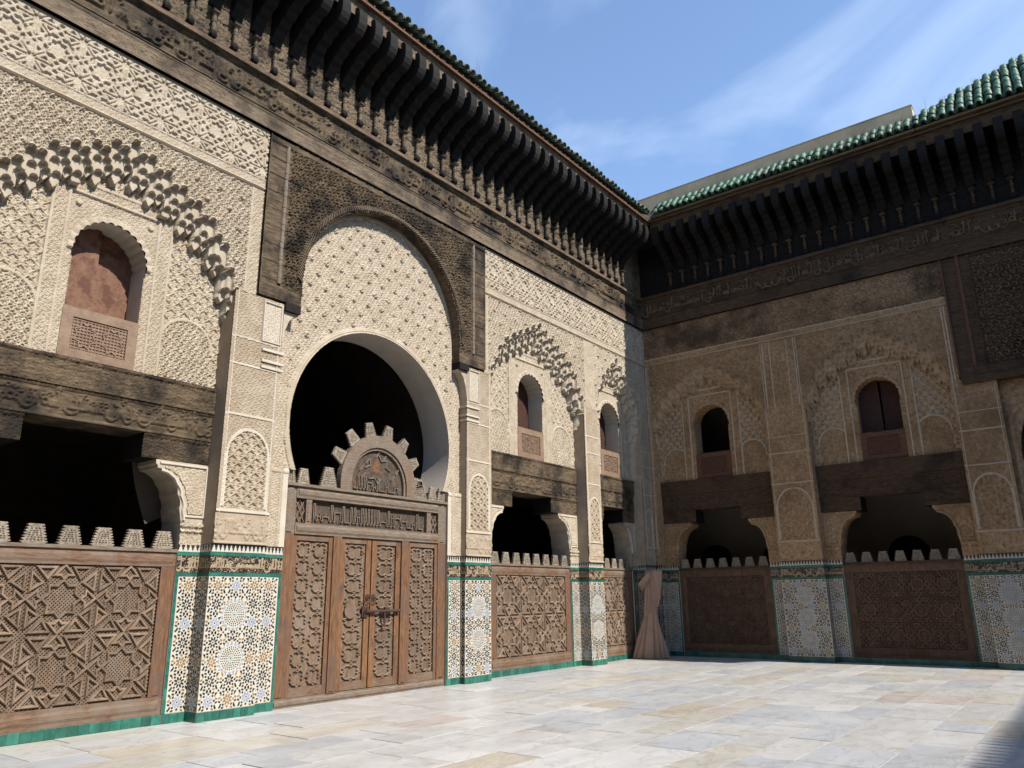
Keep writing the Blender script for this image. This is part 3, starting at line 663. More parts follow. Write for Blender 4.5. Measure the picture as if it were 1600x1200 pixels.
tp = thing_part('portal_tympanum', FA)
relief(PA, 6.985, 11.495, HF, 8.60, 0.0105, tym_fn, tp, {0: ('carved_tympanum', 'stucco')})
b = MB(); t0 = math.asin((HZ-HF)/HR)
ts = np.linspace(-t0, math.pi+t0, 90)
vs = []
for t in ts: u, v = PC-HR*math.cos(t), HZ+HR*math.sin(t); vs += [PA(u, v, 0.176), PA(u, v, -0.52)]
b.add(vs, [(2*i, 2*i+2, 2*i+3, 2*i+1) for i in range(len(ts)-1)])
b.build('horseshoe_reveal', 'render_white', tp, smooth=True)
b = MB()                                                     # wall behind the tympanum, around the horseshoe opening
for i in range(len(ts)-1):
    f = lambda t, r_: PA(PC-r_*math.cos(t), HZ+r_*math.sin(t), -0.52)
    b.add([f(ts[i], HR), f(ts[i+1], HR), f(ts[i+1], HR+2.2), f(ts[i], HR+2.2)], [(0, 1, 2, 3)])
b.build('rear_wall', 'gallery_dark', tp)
for sg in (-1, 1):
    u0, u1 = sorted((PC+sg*1.865, PC+sg*2.25))
    jb = boxpart('portal_jamb', 'stucco', FA, PA, u0+(0.003 if sg > 0 else 0), u1-(0.003 if sg > 0 else 0), 0, HF-0.003, -0.42, 0.19)
    dado(PA, u0+0.003, u1-0.003, 0.191, jb, (), 'r' if sg < 0 else 'l')
    def jf(U, V):
        a = arab(U, V, 0.2, 1.8, 4); x = np.abs(U-PC)
        D = 0.192+0.014*a; D = np.where(x < 1.96, 0.20, D); D = np.where(np.abs(x-2.0) < 0.012, 0.215, D); D = np.where(np.abs(V-3.5) < 0.03, 0.215, D)
        return D, np.where(x < 1.96, 1, 0)
    relief(PA, u0, u1, 2.335, HF+0.002, 0.0105, jf, jb, {0: ('jamb_carving', 'stucco'), 1: ('jamb_edge', 'stucco_pale')})
    # plaster corbel carrying the cedar arch
    b = MB(); e = []
    for t in np.linspace(0, 1, 17):
        e.append((2.0+0.245*math.sin(t*math.pi/2) + 0.012*abs(math.sin(t*12)), 6.02-0.62*(1-math.cos(t*math.pi/2))))
    pl = [(1.985, 6.055), (1.985, 6.03)] + e + [(2.26, 5.38), (2.26, 6.055)]
    b.prism([(PC+sg*a_, v) for a_, v in pl], PA, 0.145, FR-0.005); b.build('plaster_corbel', 'stucco', FA)
    for z in (5.02, 5.12, 5.30):
        boxpart('capital_moulding', 'stucco_pale', FA, PA, PC+sg*2.215, PC+sg*2.62, z, z+0.04, 0.18, FR+0.03)
    b = MB(); b.pbox(PA, *sorted((PC+sg*2.32, PC+sg*2.62)), 5.48, 6.10, FR-0.01, FR+0.004)
    strap_loop(b, PA, [(PC+sg*2.31, 5.46), (PC+sg*2.63, 5.46), (PC+sg*2.63, 6.11), (PC+sg*2.31, 6.11)], 0.035, FR, FR+0.028)
    b.build('framed_field', 'stucco_pale', FA)

# ---- portal side of the shaded facade (cut by the frame at the right)
def wood_fb(U, V):
    a = arab(U-11, V, 0.56, 2.0, 3); plank = np.abs(np.mod(V, 0.31)-0.155) > 0.146
    D = FR+0.018+np.where(U > 8.75, 0.028*a, 0.006*vnoise(U*2, V*30, 5))-0.02*plank
    D = np.where(V < 6.42, FR+0.05, D)
    D = np.where(np.abs(U-8.78) < 0.02, FR+0.06, D)
    return D, np.where((a > 0.8) & (U > 8.83) & (V > 6.45) & (V < 8.98) & ~plank, 7, 0)  # raised scrolls take the lightened cedar, highlight by colour
wpb = thing_part('cedar_arch', FB)
relief(PB, 8.21, 13.8, 6.20, 9.085, 0.017, wood_fb, wpb, {0: ('carved_cedar_panel', 'cedar_shade'), 7: ('raised_carving', 'cedar_relief_light')})
boxpart('panel_core', 'cedar_dark', wpb, PB, 8.206, 13.8, 6.205, 9.07, -0.2, FR-0.03)
b = MB()
for i in range(20):
    z0 = 6.42+i*0.135; n = 8
    ring = lambda z, r_: [(8.56+r_*math.cos(t), YB-FR-0.02-r_*math.sin(t), z) for t in np.linspace(0, math.pi, n)]
    b.add(ring(z0, 0.045)+ring(z0+0.135, 0.044), [(j, j+1, n+j+1, n+j) for j in range(n-1)])
b.build('half_round_post', 'cedar_red', wpb)
boxpart('cedar_edge', 'cedar_red', wpb, PB, 8.203, 8.235, 6.21, 9.07, FR, FR+0.07)
def side_fn(U, V):
    a = arab(U, V, 0.3, 2.0, 2); D = 0.16+0.014*a
    r = np.hypot(U-9.42, np.maximum(0, V-5.05)); D = np.where(np.abs(r-0.42) < 0.045, 0.20, D)
    LB = np.where(np.hypot(U-11, V-HZ) < HR, -1, 0); LB = np.where((V < 3.8) & (np.abs(U-11) < hf), -1, LB)
    return D, LB
relief(PB, 8.90, 13.1, HF, 6.20, 0.018, side_fn, FB, {0: ('carved_tympanum', 'stucco_brown')})
boxpart('portal_jamb', 'stucco_brown', FB, PB, 8.90, 9.30, 0, HF, -0.4, 0.19)
boxpart('cedar_sill', 'cedar_shade', FB, PB, 8.24, 13.8, 6.04, 6.198, 0.05, FR+0.09)
boxpart('pier', 'stucco_brown', FB, PB, 13.1, 14.0, 0, 6.155, -0.5, FR)

# ---- cedar frieze, console zone and eaves
def frieze_parts(P, F, u0, u1, st, wall):
    def f1(U, V):
        D = FR+0.06+0.008*vnoise(U*2, V*40, 3)+0.012*arab(U, V, 0.26, 1.5, 2)*(vnoise(U*0.8, V) > 0.5)
        return np.where((V > 9.36) | (V < 9.13), FR+0.085, D), np.zeros(U.shape, int)
    def f2(U, V):
        D = FR+0.055+(0.04 if P is PA else 0.06)*samp(SCR1, 0.012, U+20, V-9.43)+0.006*arab(U, V, 0.3, 1.8, 4)
        D = np.where((V > 9.93) | (V < 9.43), FR+0.10, D); D = np.where(np.abs(np.mod(U, 1.55)-0.7) < 0.012, FR+0.05, D)
        return D, np.where((samp(SCR1, 0.012, U+20, V-9.43) > 0.4) & (P is PB), 7, 0)  # letters in the shade stand out by a lighter colour
    def f3(U, V):
        plank = np.abs(np.mod(V, 0.27)-0.135) > 0.125
        return FR+0.02+0.022*arab(U, V, 0.2, 1.8, 9)-0.02*plank, np.zeros(U.shape, int)
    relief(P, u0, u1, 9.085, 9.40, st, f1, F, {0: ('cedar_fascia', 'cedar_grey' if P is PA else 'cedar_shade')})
    relief(P, u0, u1, 9.403, 9.985, st, f2, F, {0: ('lettered_frieze', 'cedar' if P is PA else 'cedar_shade'), 7: ('frieze_letters', 'cedar_relief_light')})
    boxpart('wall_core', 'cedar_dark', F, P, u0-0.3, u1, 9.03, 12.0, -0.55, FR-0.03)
    boxpart('frieze_ledge', 'cedar_grey' if P is PA else 'cedar_shade', F, P, u0, u1, 9.985, 10.04, 0, FR+0.15)
    boxpart('frieze_fillet', 'cedar_red' if P is PA else 'cedar_shade', F, P, u0, u1, 10.042, 10.085, 0, FR+0.12)
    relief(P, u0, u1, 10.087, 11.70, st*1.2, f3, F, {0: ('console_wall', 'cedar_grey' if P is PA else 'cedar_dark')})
frieze_parts(PA, FA, 0.6, 19.40, 0.0145, None)
frieze_parts(PB, FB, 0.34, 14.0, 0.018, None)
prof = [(0, .70), (.05, .715), (.085, .80), (.14, .86), (.17, .93), (.26, .965), (.31, 1.045), (.42, 1.08), (.47, 1.16), (.58, 1.19), (.64, 1.25), (.74, 1.255), (.82, 1.29), (.88, 1.36), (.92, 1.45), (.93, 1.60), (.915, 1.72), (.87, 1.785), (.80, 1.79), (.79, 1.67), (0, 1.66)]
cm = MB(); hw_ = 0.10; n = len(prof)
cm.add([(x_+0.02, -hw_*(1 if x_ < .6 else .92), z_) for x_, z_ in prof]+[(x_+0.02, hw_*(1 if x_ < .6 else .92), z_) for x_, z_ in prof],
       [tuple(range(n-1, -1, -1)), tuple(range(n, 2*n))]+[(i, (i+1) % n, n+(i+1) % n, n+i) for i in range(n)])
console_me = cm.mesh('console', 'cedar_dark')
cn = MB(); rings = [(.10, .012), (.125, .05), (.16, .068), (.20, .066), (.235, .05), (.245, .034), (.27, .040), (.29, .032), (.40, .034), (.41, .044), (.43, .044), (.44, .034), (.46, .044), (.48, .034), (.56, .033), (.57, .05)]
ns = 8
for i, (z_, r_) in enumerate(rings): cn.v += [(0.075+r_*math.cos(2*math.pi*k/ns), r_*math.sin(2*math.pi*k/ns), z_) for k in range(ns)]
for i in range(len(rings)-1):
    for k in range(ns): cn.f.append((i*ns+k, i*ns+(k+1) % ns, (i+1)*ns+(k+1) % ns, (i+1)*ns+k)); cn.mi.append(0 if 4 <= i else 1)
cn.box((0.02, -0.062, .575), (0.15, 0.062, .615), 0); cn.box((0.02, -0.04, .615), (0.11, 0.04, .72), 1)
colonnette_me = cn.mesh('colonnette', ['cedar_grey', 'cedar_dark'])
colonnette_dark = cn.mesh('colonnette', ['cedar_shade', 'cedar_dark'])
def console(F, loc, rot):
    o = link('console', console_me, F, loc, (0, 0, rot)); k = link('colonnette', colonnette_me if F is FA else colonnette_dark, o, loc, (0, 0, rot)); return o
y = 0.66
while y < 18.35: console(FA, (FR+0.02, y, 10.0), 0); y += 0.3815
x = 1.40
while x < 14: console(FB, (x, YB-FR-0.02, 10.0), -math.pi/2); x += 0.386
E_OUT = 1.03
def eaves(P, F, u0, u1):
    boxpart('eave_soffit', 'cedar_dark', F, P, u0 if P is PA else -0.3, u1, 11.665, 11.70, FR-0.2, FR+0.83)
    def ff(U, V): return FR+0.83+0.010*arab(U, V, 0.2, 1.7, 3)+np.where(V > 11.93, 0.03, 0), np.zeros(U.shape, int)
    relief(P, u0, u1, 11.66, 11.955, 0.02, ff, F, {0: ('eave_fascia', 'cedar_grey' if P is PA else 'cedar_shade')})
    boxpart('eave_moulding', 'cedar_red' if P is PA else 'cedar_shade', F, P, u0, u1, 11.957, 12.005, FR+0.5, FR+0.94)
    boxpart('eave_board', 'cedar', F, P, u0, u1, 12.007, 12.07, FR+0.3, FR+0.90)
box3('eave_corner', 'cedar_dark', FB, (-0.3, 18.56, 11.702), (1.2, 19.75, 12.06))
eaves(PA, FA, 0.6, YB-FR-0.87); eaves(PB, FB, FR+0.88, 14.0)
b = MB()
for i in range(88): b.box((FR+0.935, 1.9+i*0.19-0.012, 12.005), (FR+0.945, 1.9+i*0.19+0.012, 12.045))
b.build('eave_nails', 'cedar_red', FA)
# roofs: barrel tiles
def tile_mesh(name, r, ln, up, m):
    q = MB(); n = 7; th = 0.014
    def ring(rr, x_): return [(x_, rr*math.cos(t), (rr*math.sin(t) if up else -rr*math.sin(t))) for t in np.linspace(0, math.pi, n)]
    k = 0.96
    v = ring(r, 0)+ring(r*k, -ln)+ring(r-th, 0)+ring(r*k-th, -ln)
    q.add(v, [(j, j+1, n+j+1, n+j) for j in range(n-1)]+[(2*n+j, 3*n+j, 3*n+j+1, 2*n+j+1) for j in range(n-1)]+[(j, 2*n+j, 2*n+j+1, j+1) for j in range(n-1)])
    return q.mesh(name, m, True)
cover_me = tile_mesh('roof_tile', 0.080, 0.36, True, 'roof_tile'); pan_me = tile_mesh('pan_tile', 0.078, 0.36, False, 'roof_tile')
rt = random.Random(4)
def roof(P, F, u0, u1, rot, rows_fn, slope, limit=300):
    o = thing_part('tiled_roof', F); ca, sa = math.cos(slope), math.sin(slope)
    ex = Matrix.Rotation(slope, 4, 'Y')
    n = int((u1-u0)/0.19); cnt = 0; extra = []
    for i in range(n):
        u = u0+(i+0.5)*0.19
        for r_ in range(rows_fn(u)):
            back = r_*0.27*ca; up = r_*0.27*sa; j = rt.uniform(-0.012, 0.012)
            loc = P(u+j, 12.16+up+0.012*(r_ > 0)+rt.uniform(-0.012, 0.012), FR+E_OUT-back+rt.uniform(-0.025, 0.025))
            if cnt < limit:
                t = bpy.data.objects.new('roof_tile', cover_me); COL.objects.link(t)
                t.matrix_basis = Matrix.Translation(loc) @ Matrix.Rotation(rot, 4, 'Z') @ ex; setp(t, o); cnt += 1
            else: extra.append(Matrix.Translation(loc) @ Matrix.Rotation(rot, 4, 'Z') @ ex)
        loc = P(u+0.095, 12.205, FR+E_OUT-0.01)
        t = bpy.data.objects.new('pan_tile', pan_me); COL.objects.link(t); t.matrix_basis = Matrix.Translation(loc) @ Matrix.Rotation(rot, 4, 'Z') @ ex; setp(t, o)
    if extra:
        q = MB(); cv = [v.co.copy() for v in cover_me.vertices]; cf = [tuple(p.vertices) for p in cover_me.polygons]
        for m_ in extra: q.add([tuple(m_ @ v) for v in cv], cf)
        tag(q.build('far_tiles', 'roof_tile', o, smooth=True), kind='stuff')
    return o
SLB = rad(45)
cover_me_b, pan_me_b = cover_me, pan_me
cover_me = tile_mesh('roof_tile', 0.080, 0.36, True, 'roof_tile_old'); pan_me = tile_mesh('pan_tile', 0.078, 0.36, False, 'roof_tile_old')
roofA = roof(PA, FA, 2.0, 18.40, 0, lambda u: 2, rad(28))
cover_me, pan_me = cover_me_b, pan_me_b
roofB = roof(PB, FB, 1.36, 14.0, -math.pi/2, lambda u: 2 if u < 8.33 else min(11, int(2.6+(u-8.3)*3.6)), SLB)
b = MB(); b.add([(FR+0.72, 0.6, 12.12), (FR+0.72, 18.4, 12.12), (-6, 30, 12.085+0.53*7.3), (-6, 0.6, 12.085+0.53*7.3), (FR+0.72, 0.6, 12.075), (FR+0.72, 18.4, 12.075), (-6, 30, 12.0), (-6, 0.6, 12.0)],
              [(0, 1, 2, 3), (4, 7, 6, 5), (0, 4, 5, 1), (3, 2, 6, 7), (0, 3, 7, 4), (1, 5, 6, 2)]); b.build('roof_deck', 'roof_earth', roofA)
y0 = YB-FR-E_OUT+0.03; y1 = y0+0.50
b2 = MB(); b2.add([(1.31, y0, 12.085), (8.28, y0, 12.085), (8.28, y1, 12.585), (1.31, y1, 12.585), (1.31, 26, 12.4), (8.28, 26, 12.4), (1.31, y0, 12.06), (8.28, y0, 12.06), (8.28, 26, 12.0), (1.31, 26, 12.0)],
       [(0, 1, 2, 3), (3, 2, 5, 4), (6, 9, 8, 7), (0, 6, 7, 1), (1, 7, 8, 5, 2), (0, 3, 4, 9, 6)])
b2.build('roof_deck', 'roof_earth', roofB)
def hipb(u): return min(2.3, 0.52+(u-8.3)*0.69)               # the ridge climbs away from the end of the parapet
b3 = MB(); us = [8.30, 9.3, 10.3, 10.88, 12, 14]
for u in us: h_ = hipb(u); b3.v += [(u, y0, 12.085), (u, y0+h_, 12.085+h_), (u, y0+h_+3.0, 12.0), (u, y0, 12.06)]
for k in range(len(us)-1): b3.f += [(4*k, 4*k+4, 4*k+5, 4*k+1), (4*k+1, 4*k+5, 4*k+6, 4*k+2), (4*k+3, 4*k+2, 4*k+6, 4*k+7), (4*k, 4*k+3, 4*k+7, 4*k+4)]; b3.mi += [0]*4
b3.f += [(0, 1, 2, 3), (4*len(us)-4, 4*len(us)-1, 4*len(us)-2, 4*len(us)-3)]; b3.mi += [0]*2
b3.build('roof_deck', 'roof_earth', roofB)
ridge_me = tile_mesh('ridge_tile', 0.095, 0.36, True, 'roof_tile')
u = 8.32
while u < 10.9:
    a = Vector((u, y0+hipb(u)+0.02, 12.10+hipb(u))); e = Vector((u+0.26, y0+hipb(u+0.26)+0.02, 12.10+hipb(u+0.26)))
    t = bpy.data.objects.new('ridge_tile', ridge_me); COL.objects.link(t)
    t.matrix_basis = Matrix.Translation(e) @ (e-a).to_track_quat('X', 'Z').to_matrix().to_4x4(); setp(t, roofB); u += 0.22
pw = thing('parapet_wall', 'plain beige rendered parapet wall behind the green roof tiles', 'wall', (4.5, 19.2, 12.2))
b = MB(); pts = [(0.7, 12.2), (8.24, 12.2), (8.24, 13.06), (0.7, 13.06)]
b.prism(pts, lambda u, v, d: (u, 18.95-d, v), -0.25, 0.0); b.build('wall_face', 'render_beige', pw)
b = MB(); b.box((0.68, 18.935, 13.061), (8.255, 19.22, 13.085)); b.build('coping', 'render_beige', pw)

# ---- galleries behind the openings
def gal(F, a, b_, name, m): box3(name, m, F, a, b_)
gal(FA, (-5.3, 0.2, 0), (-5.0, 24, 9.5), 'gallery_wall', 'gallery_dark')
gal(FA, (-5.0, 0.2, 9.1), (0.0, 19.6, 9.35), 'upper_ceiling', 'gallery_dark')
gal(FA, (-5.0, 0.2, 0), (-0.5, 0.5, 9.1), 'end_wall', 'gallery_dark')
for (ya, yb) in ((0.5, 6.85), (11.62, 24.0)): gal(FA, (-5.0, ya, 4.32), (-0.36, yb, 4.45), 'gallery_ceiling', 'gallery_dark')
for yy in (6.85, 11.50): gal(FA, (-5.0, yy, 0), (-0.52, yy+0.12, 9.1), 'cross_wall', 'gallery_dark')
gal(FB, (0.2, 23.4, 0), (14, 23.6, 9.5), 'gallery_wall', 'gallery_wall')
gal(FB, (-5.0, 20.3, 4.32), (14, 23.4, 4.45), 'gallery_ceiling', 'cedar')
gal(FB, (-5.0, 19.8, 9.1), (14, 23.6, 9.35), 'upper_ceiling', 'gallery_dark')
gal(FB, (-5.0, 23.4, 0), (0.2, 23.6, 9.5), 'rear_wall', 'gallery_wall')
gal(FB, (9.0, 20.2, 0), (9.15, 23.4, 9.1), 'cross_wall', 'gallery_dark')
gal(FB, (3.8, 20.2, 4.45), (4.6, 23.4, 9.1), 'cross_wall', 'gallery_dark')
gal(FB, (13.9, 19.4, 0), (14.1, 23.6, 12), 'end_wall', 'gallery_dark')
for cx_ in (2.4, 5.9, 7.7, 0.4):
    b = MB(); pts = [(cx_-0.55, 0), (cx_-0.55, 2.5)]+[(cx_-0.55*math.cos(t), 2.5+0.55*math.sin(t)) for t in np.linspace(0, math.pi, 14)]+[(cx_+0.55, 2.5), (cx_+0.55, 0)]
    b.prism(pts[:1]+pts[2:-2]+pts[-1:], lambda u, v, d: (u, 23.4-d, v), 0.0, 0.03); b.build('gallery_door', 'shutter_dark', FB)

# ---- wings that close the courtyard behind and beside the viewer (they shade it)
def wing(name, label, boxes, loc):
    o = thing(name, label, 'building', loc)
    for nm, m, a, b_ in boxes: box3(nm, m, o, a, b_)
    return o
WX = 21.66; EX = 20.78
ow = wing('courtyard_wing', 'opposite courtyard wing out of view whose eave shades the paving at the right', [
    ('wall', 'stucco_brown', (WX, -8, 0), (WX+3, 24, 11.7)), ('dado_wall', 'gallery_wall', (WX-0.02, -8, 0), (WX, 24, 2.3)),
    ('eave', 'cedar_dark', (EX+0.12, -8, 11.66), (WX, 18.5, 12.06)), ('roof_slab', 'roof_earth', (EX+0.2, -8, 12.06), (WX+6, 24, 12.11))], (WX, 8, 0))
b = MB()
for i in range(140):
    yy = -8+i*0.19; b.add([(EX+rt.uniform(-.02, .02)+xx, yy+0.075*math.cos(t), 12.08+0.075*math.sin(t)) for xx in (0, 0.5) for t in np.linspace(0, math.pi, 6)], [(j, j+1, 7+j, 6+j) for j in range(5)]+[(0, 5, 4, 3, 2, 1)])
tag(b.build('eave_tiles', 'roof_tile', ow), kind='stuff')
wing('courtyard_wing', 'courtyard wing behind the viewer, out of view', [
    ('wall', 'stucco_brown', (-7, -9, 0), (25, -8, 11.7)), ('eave', 'cedar_dark', (-7, -8, 11.66), (25, -6.9, 12.1))], (8, -8.5, 0))

# ================================================================ WOODEN SCREENS
def cell_pieces(P0, cw, ch, wd, hgt, base):
    """strap pieces of one star cell with its lower left corner at the origin: closed mitred strips"""
    out = []
    def mk(loop):
        q = MB(); strap_loop(q, P0, [(x_*cw, y_*ch) for x_, y_ in loop], wd, base, base+hgt); return q
    star = []
    for k in range(16):
        t = k*math.pi/8; r_ = 0.275 if k % 2 == 0 else 0.205; star.append((0.5+r_*math.cos(t), 0.5+r_*math.sin(t)))
    out.append(mk(star))
    tris = [(.12, .045), (.37, .045), (.265, .205)]
    for fx in (0, 1):
        for fy in (0, 1):
            for sw in (0, 1):
                l = [(p[1], p[0]) if sw else p for p in tris]; l = [((1-p[0]) if fx else p[0], (1-p[1]) if fy else p[1]) for p in l]; out.append(mk(l))
    chev = [(.5, .012), (.37, .155), (.45, .155), (.5, .215), (.55, .155), (.63, .155)]
    for k in range(4):
        l = chev
        for _ in range(k): l = [(1-p[1], p[0]) for p in l]
        out.append(mk(l))
    return out
def lattice(P, u0, u1, v0, v1, pitch, wd, d0, parent, m):
    b = MB(); 
    for sg, dd in ((1, 0.0), (-1, 0.006)):
        k = -int((v1-v0)/pitch/1)-2
        tot = int(((u1-u0)+(v1-v0))/pitch)+3
        for i in range(tot):
            s_ = i*pitch                                  # line u-u0 + (v-v0 or v1-v) = s
            ua, ub = max(0, s_-(v1-v0)), min(u1-u0, s_)
            if ub-ua < 0.01: continue
            pa = (u0+ua, (v0+(s_-ua)) if sg > 0 else (v1-(s_-ua))); pb = (u0+ub, (v0+(s_-ub)) if sg > 0 else (v1-(s_-ub)))
            dx, dy = pb[0]-pa[0], pb[1]-pa[1]; l = math.hypot(dx, dy); nx, ny = -dy/l*wd/2, dx/l*wd/2
            b.prism([(pa[0]+nx, pa[1]+ny), (pa[0]-nx, pa[1]-ny), (pb[0]-nx, pb[1]-ny), (pb[0]+nx, pb[1]+ny)], P, d0+dd, d0+dd+0.010)
    return tag(b.build('lattice', m, parent), kind='stuff')
def merlon_mesh(P0, w0, w1, h, th, steps=7):
    pts = [(-w0/2, 0), (w0/2, 0)]
    for k in range(steps):
        a = k/steps; e_ = (k+1)/steps; pts += [(w0/2+(w1-w0)/2*e_-0.018, h*a+0.004), (w0/2+(w1-w0)/2*e_+0.014, h*(a*.45+e_*.55)), (w0/2+(w1-w0)/2*e_+0.012, h*e_-0.004)]
    pts += [(w1/2, h), (-w1/2, h)]
    for k in reversed(range(steps)):
        a = k/steps; e_ = (k+1)/steps; pts += [(-(w0/2+(w1-w0)/2*e_)-0.012, h*e_-0.004), (-(w0/2+(w1-w0)/2*e_)-0.014, h*(a*.45+e_*.55)), (-(w0/2+(w1-w0)/2*e_)+0.018, h*a+0.004)]
    q = MB(); q.prism(pts, P0, 0, th)
    for dv in range(2, 8):
        vv = h*dv/9; hwid = (w0+(w1-w0)*dv/9)/2-0.03; nn = max(1, int(hwid*2/0.036))
        for k in range(nn):
            uu = -hwid+(k+0.5)*2*hwid/nn; s_ = 0.014
            q.add([P0(uu-s_, vv, th), P0(uu, vv-s_, th), P0(uu+s_, vv, th), P0(uu, vv+s_, th), P0(uu, vv, th+0.020)], [(0, 1, 4), (1, 2, 4), (2, 3, 4), (3, 0, 4)])
    return q.mesh('merlon', 'merlon_wood')
def rel(P):
    o = P(0, 0, 0); return lambda u, v, d: tuple(np.subtract(P(u, v, d), o))
def panel(P, u0, u1, v0, v1, nx, ny, d, parent, pitch=0.033, wd=0.034, hgt=0.024, full=True, m='screen_wood', rows=None):
    cw = (u1-u0)/nx; ch = (v1-v0)/ny; P0 = rel(P)
    pcs = cell_pieces(P0, cw, ch, wd, hgt, 0)
    if full == 'knots':
        def mk(loop, cl=True):
            q = MB(); strap_loop(q, P0, [(x_*cw, y_*ch) for x_, y_ in loop], wd, 0, hgt, closed=cl); return q
        h = [(.26, .13), (.41, .13), (.5, .21), (.59, .13), (.74, .13), (.86, .28), (.80, .41), (.93, .5)]
        h += [(x_, 1-y_) for x_, y_ in h[::-1][1:]]; h += [(1-x_, y_) for x_, y_ in h[::-1] if abs(x_-.5) > .01 and x_ > .5 and (1-x_) < .5][:0]
        left = [(1-x_, y_) for x_, y_ in h if x_ > .5]
        right = [p for p in h if p[0] > .5]
        pcs = [mk([(.5, .21)]+right+[(.5, .79)]+left[::-1]), mk([(.40, .14), (.60, -.14)], False), mk([(.60, .14), (.40, -.14)], False)]
    mes = [q.mesh('strap', m) for q in pcs]
    lattice(P, u0, u1, v0, v1, pitch, pitch*0.36, d-0.022, parent, m)
    for i in range(nx):
        for j in range(ny):
            for me in mes: link('strap', me, parent, P(u0+i*cw, v0+j*ch, d))
def screen(P, label, u0, u1, nx, ny, nm, pitch, wd):
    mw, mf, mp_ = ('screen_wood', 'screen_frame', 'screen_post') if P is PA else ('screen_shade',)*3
    cu = (u0+u1)/2; s = thing('lattice_screen', label, 'wooden screen', P(cu, 0.12, -0.02), 'star-lattice screens between the piers')
    z0, z1 = 0.124, 2.20
    fw = 0.20
    for nme, a, b_, c_, e in (('top_rail', u0, u1, z1-0.19, z1), ('bottom_rail', u0, u1, z0, z0+0.22)):
        q = MB(); q.pbox(P, a+0.003, b_-0.003, c_, e, -0.06, 0.005); 
        strap_loop(q, P, [(a+0.05, (c_+e)/2), (b_-0.05, (c_+e)/2)], 0.13, 0.005, 0.016, closed=False); q.build(nme, mf, s)
    for a, b_ in ((u0, u0+fw), (u1-fw, u1)):
        q = MB(); q.pbox(P, a+0.003, b_-0.003, z0+0.222, z1-0.192, -0.06, 0.002); strap_loop(q, P, [((a+b_)/2, z0+0.24), ((a+b_)/2, z1-0.21)], 0.12, 0.002, 0.013, closed=False); q.build('stile', mp_, s)
    panel(P, u0+fw, u1-fw, z0+0.222, z1-0.192, nx, ny, -0.02, s, pitch, wd, m=mw)
    q = MB(); q.pbox(P, u0, u1, z1+0.002, z1+0.045, -0.07, 0.03); q.build('cap_moulding', 'wood_grey' if P is PA else 'cedar_shade', s)
    sp_ = (u1-u0)/nm; me = merlon_mesh(rel(P), sp_*0.72, sp_*0.40, 0.235, 0.045)
    for i in range(nm):
        mo = link('merlon', me, s, P(u0+(i+0.5)*sp_, z1+0.047, -0.05))
    return s
SCRN = ['large sunlit star-lattice screen left of the portal, with broad stepped merlons', 'sunlit star-lattice screen right of the portal door, between two tiled piers', 'narrow lattice screen half in shadow beside the hanging curtain',
        'dark lattice screen just right of the hanging curtain', 'dark lattice screen below the shuttered window, farthest right of all screens']
cfg = [(3, 2, 7, 0.046, 0.038), (3, 2, 8, 0.05, 0.044), (2, 2, 5, 0.05, 0.044), (4, 3, 7, 0.055, 0.04), (4, 3, 7, 0.055, 0.042)]
for (P, F, c, jw), lab, (nx, ny, nm, pt, wd) in zip(JAMBS, SCRN, cfg):
    screen(P, lab, c-jw, c+jw, nx, ny, nm, pt, wd)

# ---- portal door
def PD(u, v, d): return PA(u, v, d+0.10)
D = thing('portal_door', 'wooden portal screen with double door, arched fanlight and radiating merlons', 'door', (0.16, PC, 0))
dl, dr = PC-1.862, PC+1.862; d0 = 0.05
def dbox(name, m, a, b_, z0, z1, da=-0.08, db=d0, parent=D, ridge=True):
    q = MB(); q.pbox(PD, a, b_, z0, z1, da, db)
    if ridge:
        if b_-a > z1-z0: strap_loop(q, PD, [(a+0.03, (z0+z1)/2), (b_-0.03, (z0+z1)/2)], (z1-z0)*0.7, db, db+0.016, closed=False)
        else: strap_loop(q, PD, [((a+b_)/2, z0+0.03), ((a+b_)/2, z1-0.03)], (b_-a)*0.7, db, db+0.016, closed=False)
    return q.build(name, m, parent)
dbox('sill_rail', 'wood_grey', dl, dr, 0.0, 0.13)
dbox('jamb_post', 'screen_post', dl, dl+0.21, 0.132, 2.55); dbox('jamb_post', 'screen_post', dr-0.21, dr, 0.132, 2.55)
dbox('jamb_post', 'wood_grey', dl, dl+0.21, 2.552, 3.30); dbox('jamb_post', 'wood_grey', dr-0.21, dr, 2.552, 3.30)
dbox('lintel', 'wood_grey', dl+0.212, dr-0.212, 2.555, 2.73, -0.08, d0+0.012)
dbox('top_rail', 'wood_grey', dl+0.212, dr-0.212, 3.12, 3.298, -0.08, d0+0.012)
dbox('cap_moulding', 'wood_grey', dl, dr, 3.302, 3.345, -0.08, d0+0.05, ridge=False)
m1, m2 = 8.47, 10.03                                          # posts either side of the leaves
for a in (m1, m2): dbox('post', 'screen_post', a-0.085, a+0.085, 0.132, 2.552, -0.08, d0+0.014)
for (a, b_) in ((dl+0.213, m1-0.087), (m2+0.087, dr-0.213)):
    fp = thing_part('fixed_panel', D)
    dbox('stile', 'screen_post', a, a+0.075, 0.134, 2.55, -0.05, 0.036, fp, False); dbox('stile', 'screen_post', b_-0.075, b_, 0.134, 2.55, -0.05, 0.036, fp, False)
    dbox('rail', 'screen_frame', a+0.077, b_-0.077, 2.46, 2.55, -0.05, 0.034, fp, False); dbox('rail', 'screen_frame', a+0.077, b_-0.077, 0.134, 0.27, -0.05, 0.034, fp, False)
    panel(PD, a+0.077, b_-0.077, 0.272, 2.458, 2, 8, 0.008, fp, 0.034, 0.029, 0.022, 'knots')
xm = (m1+m2)/2
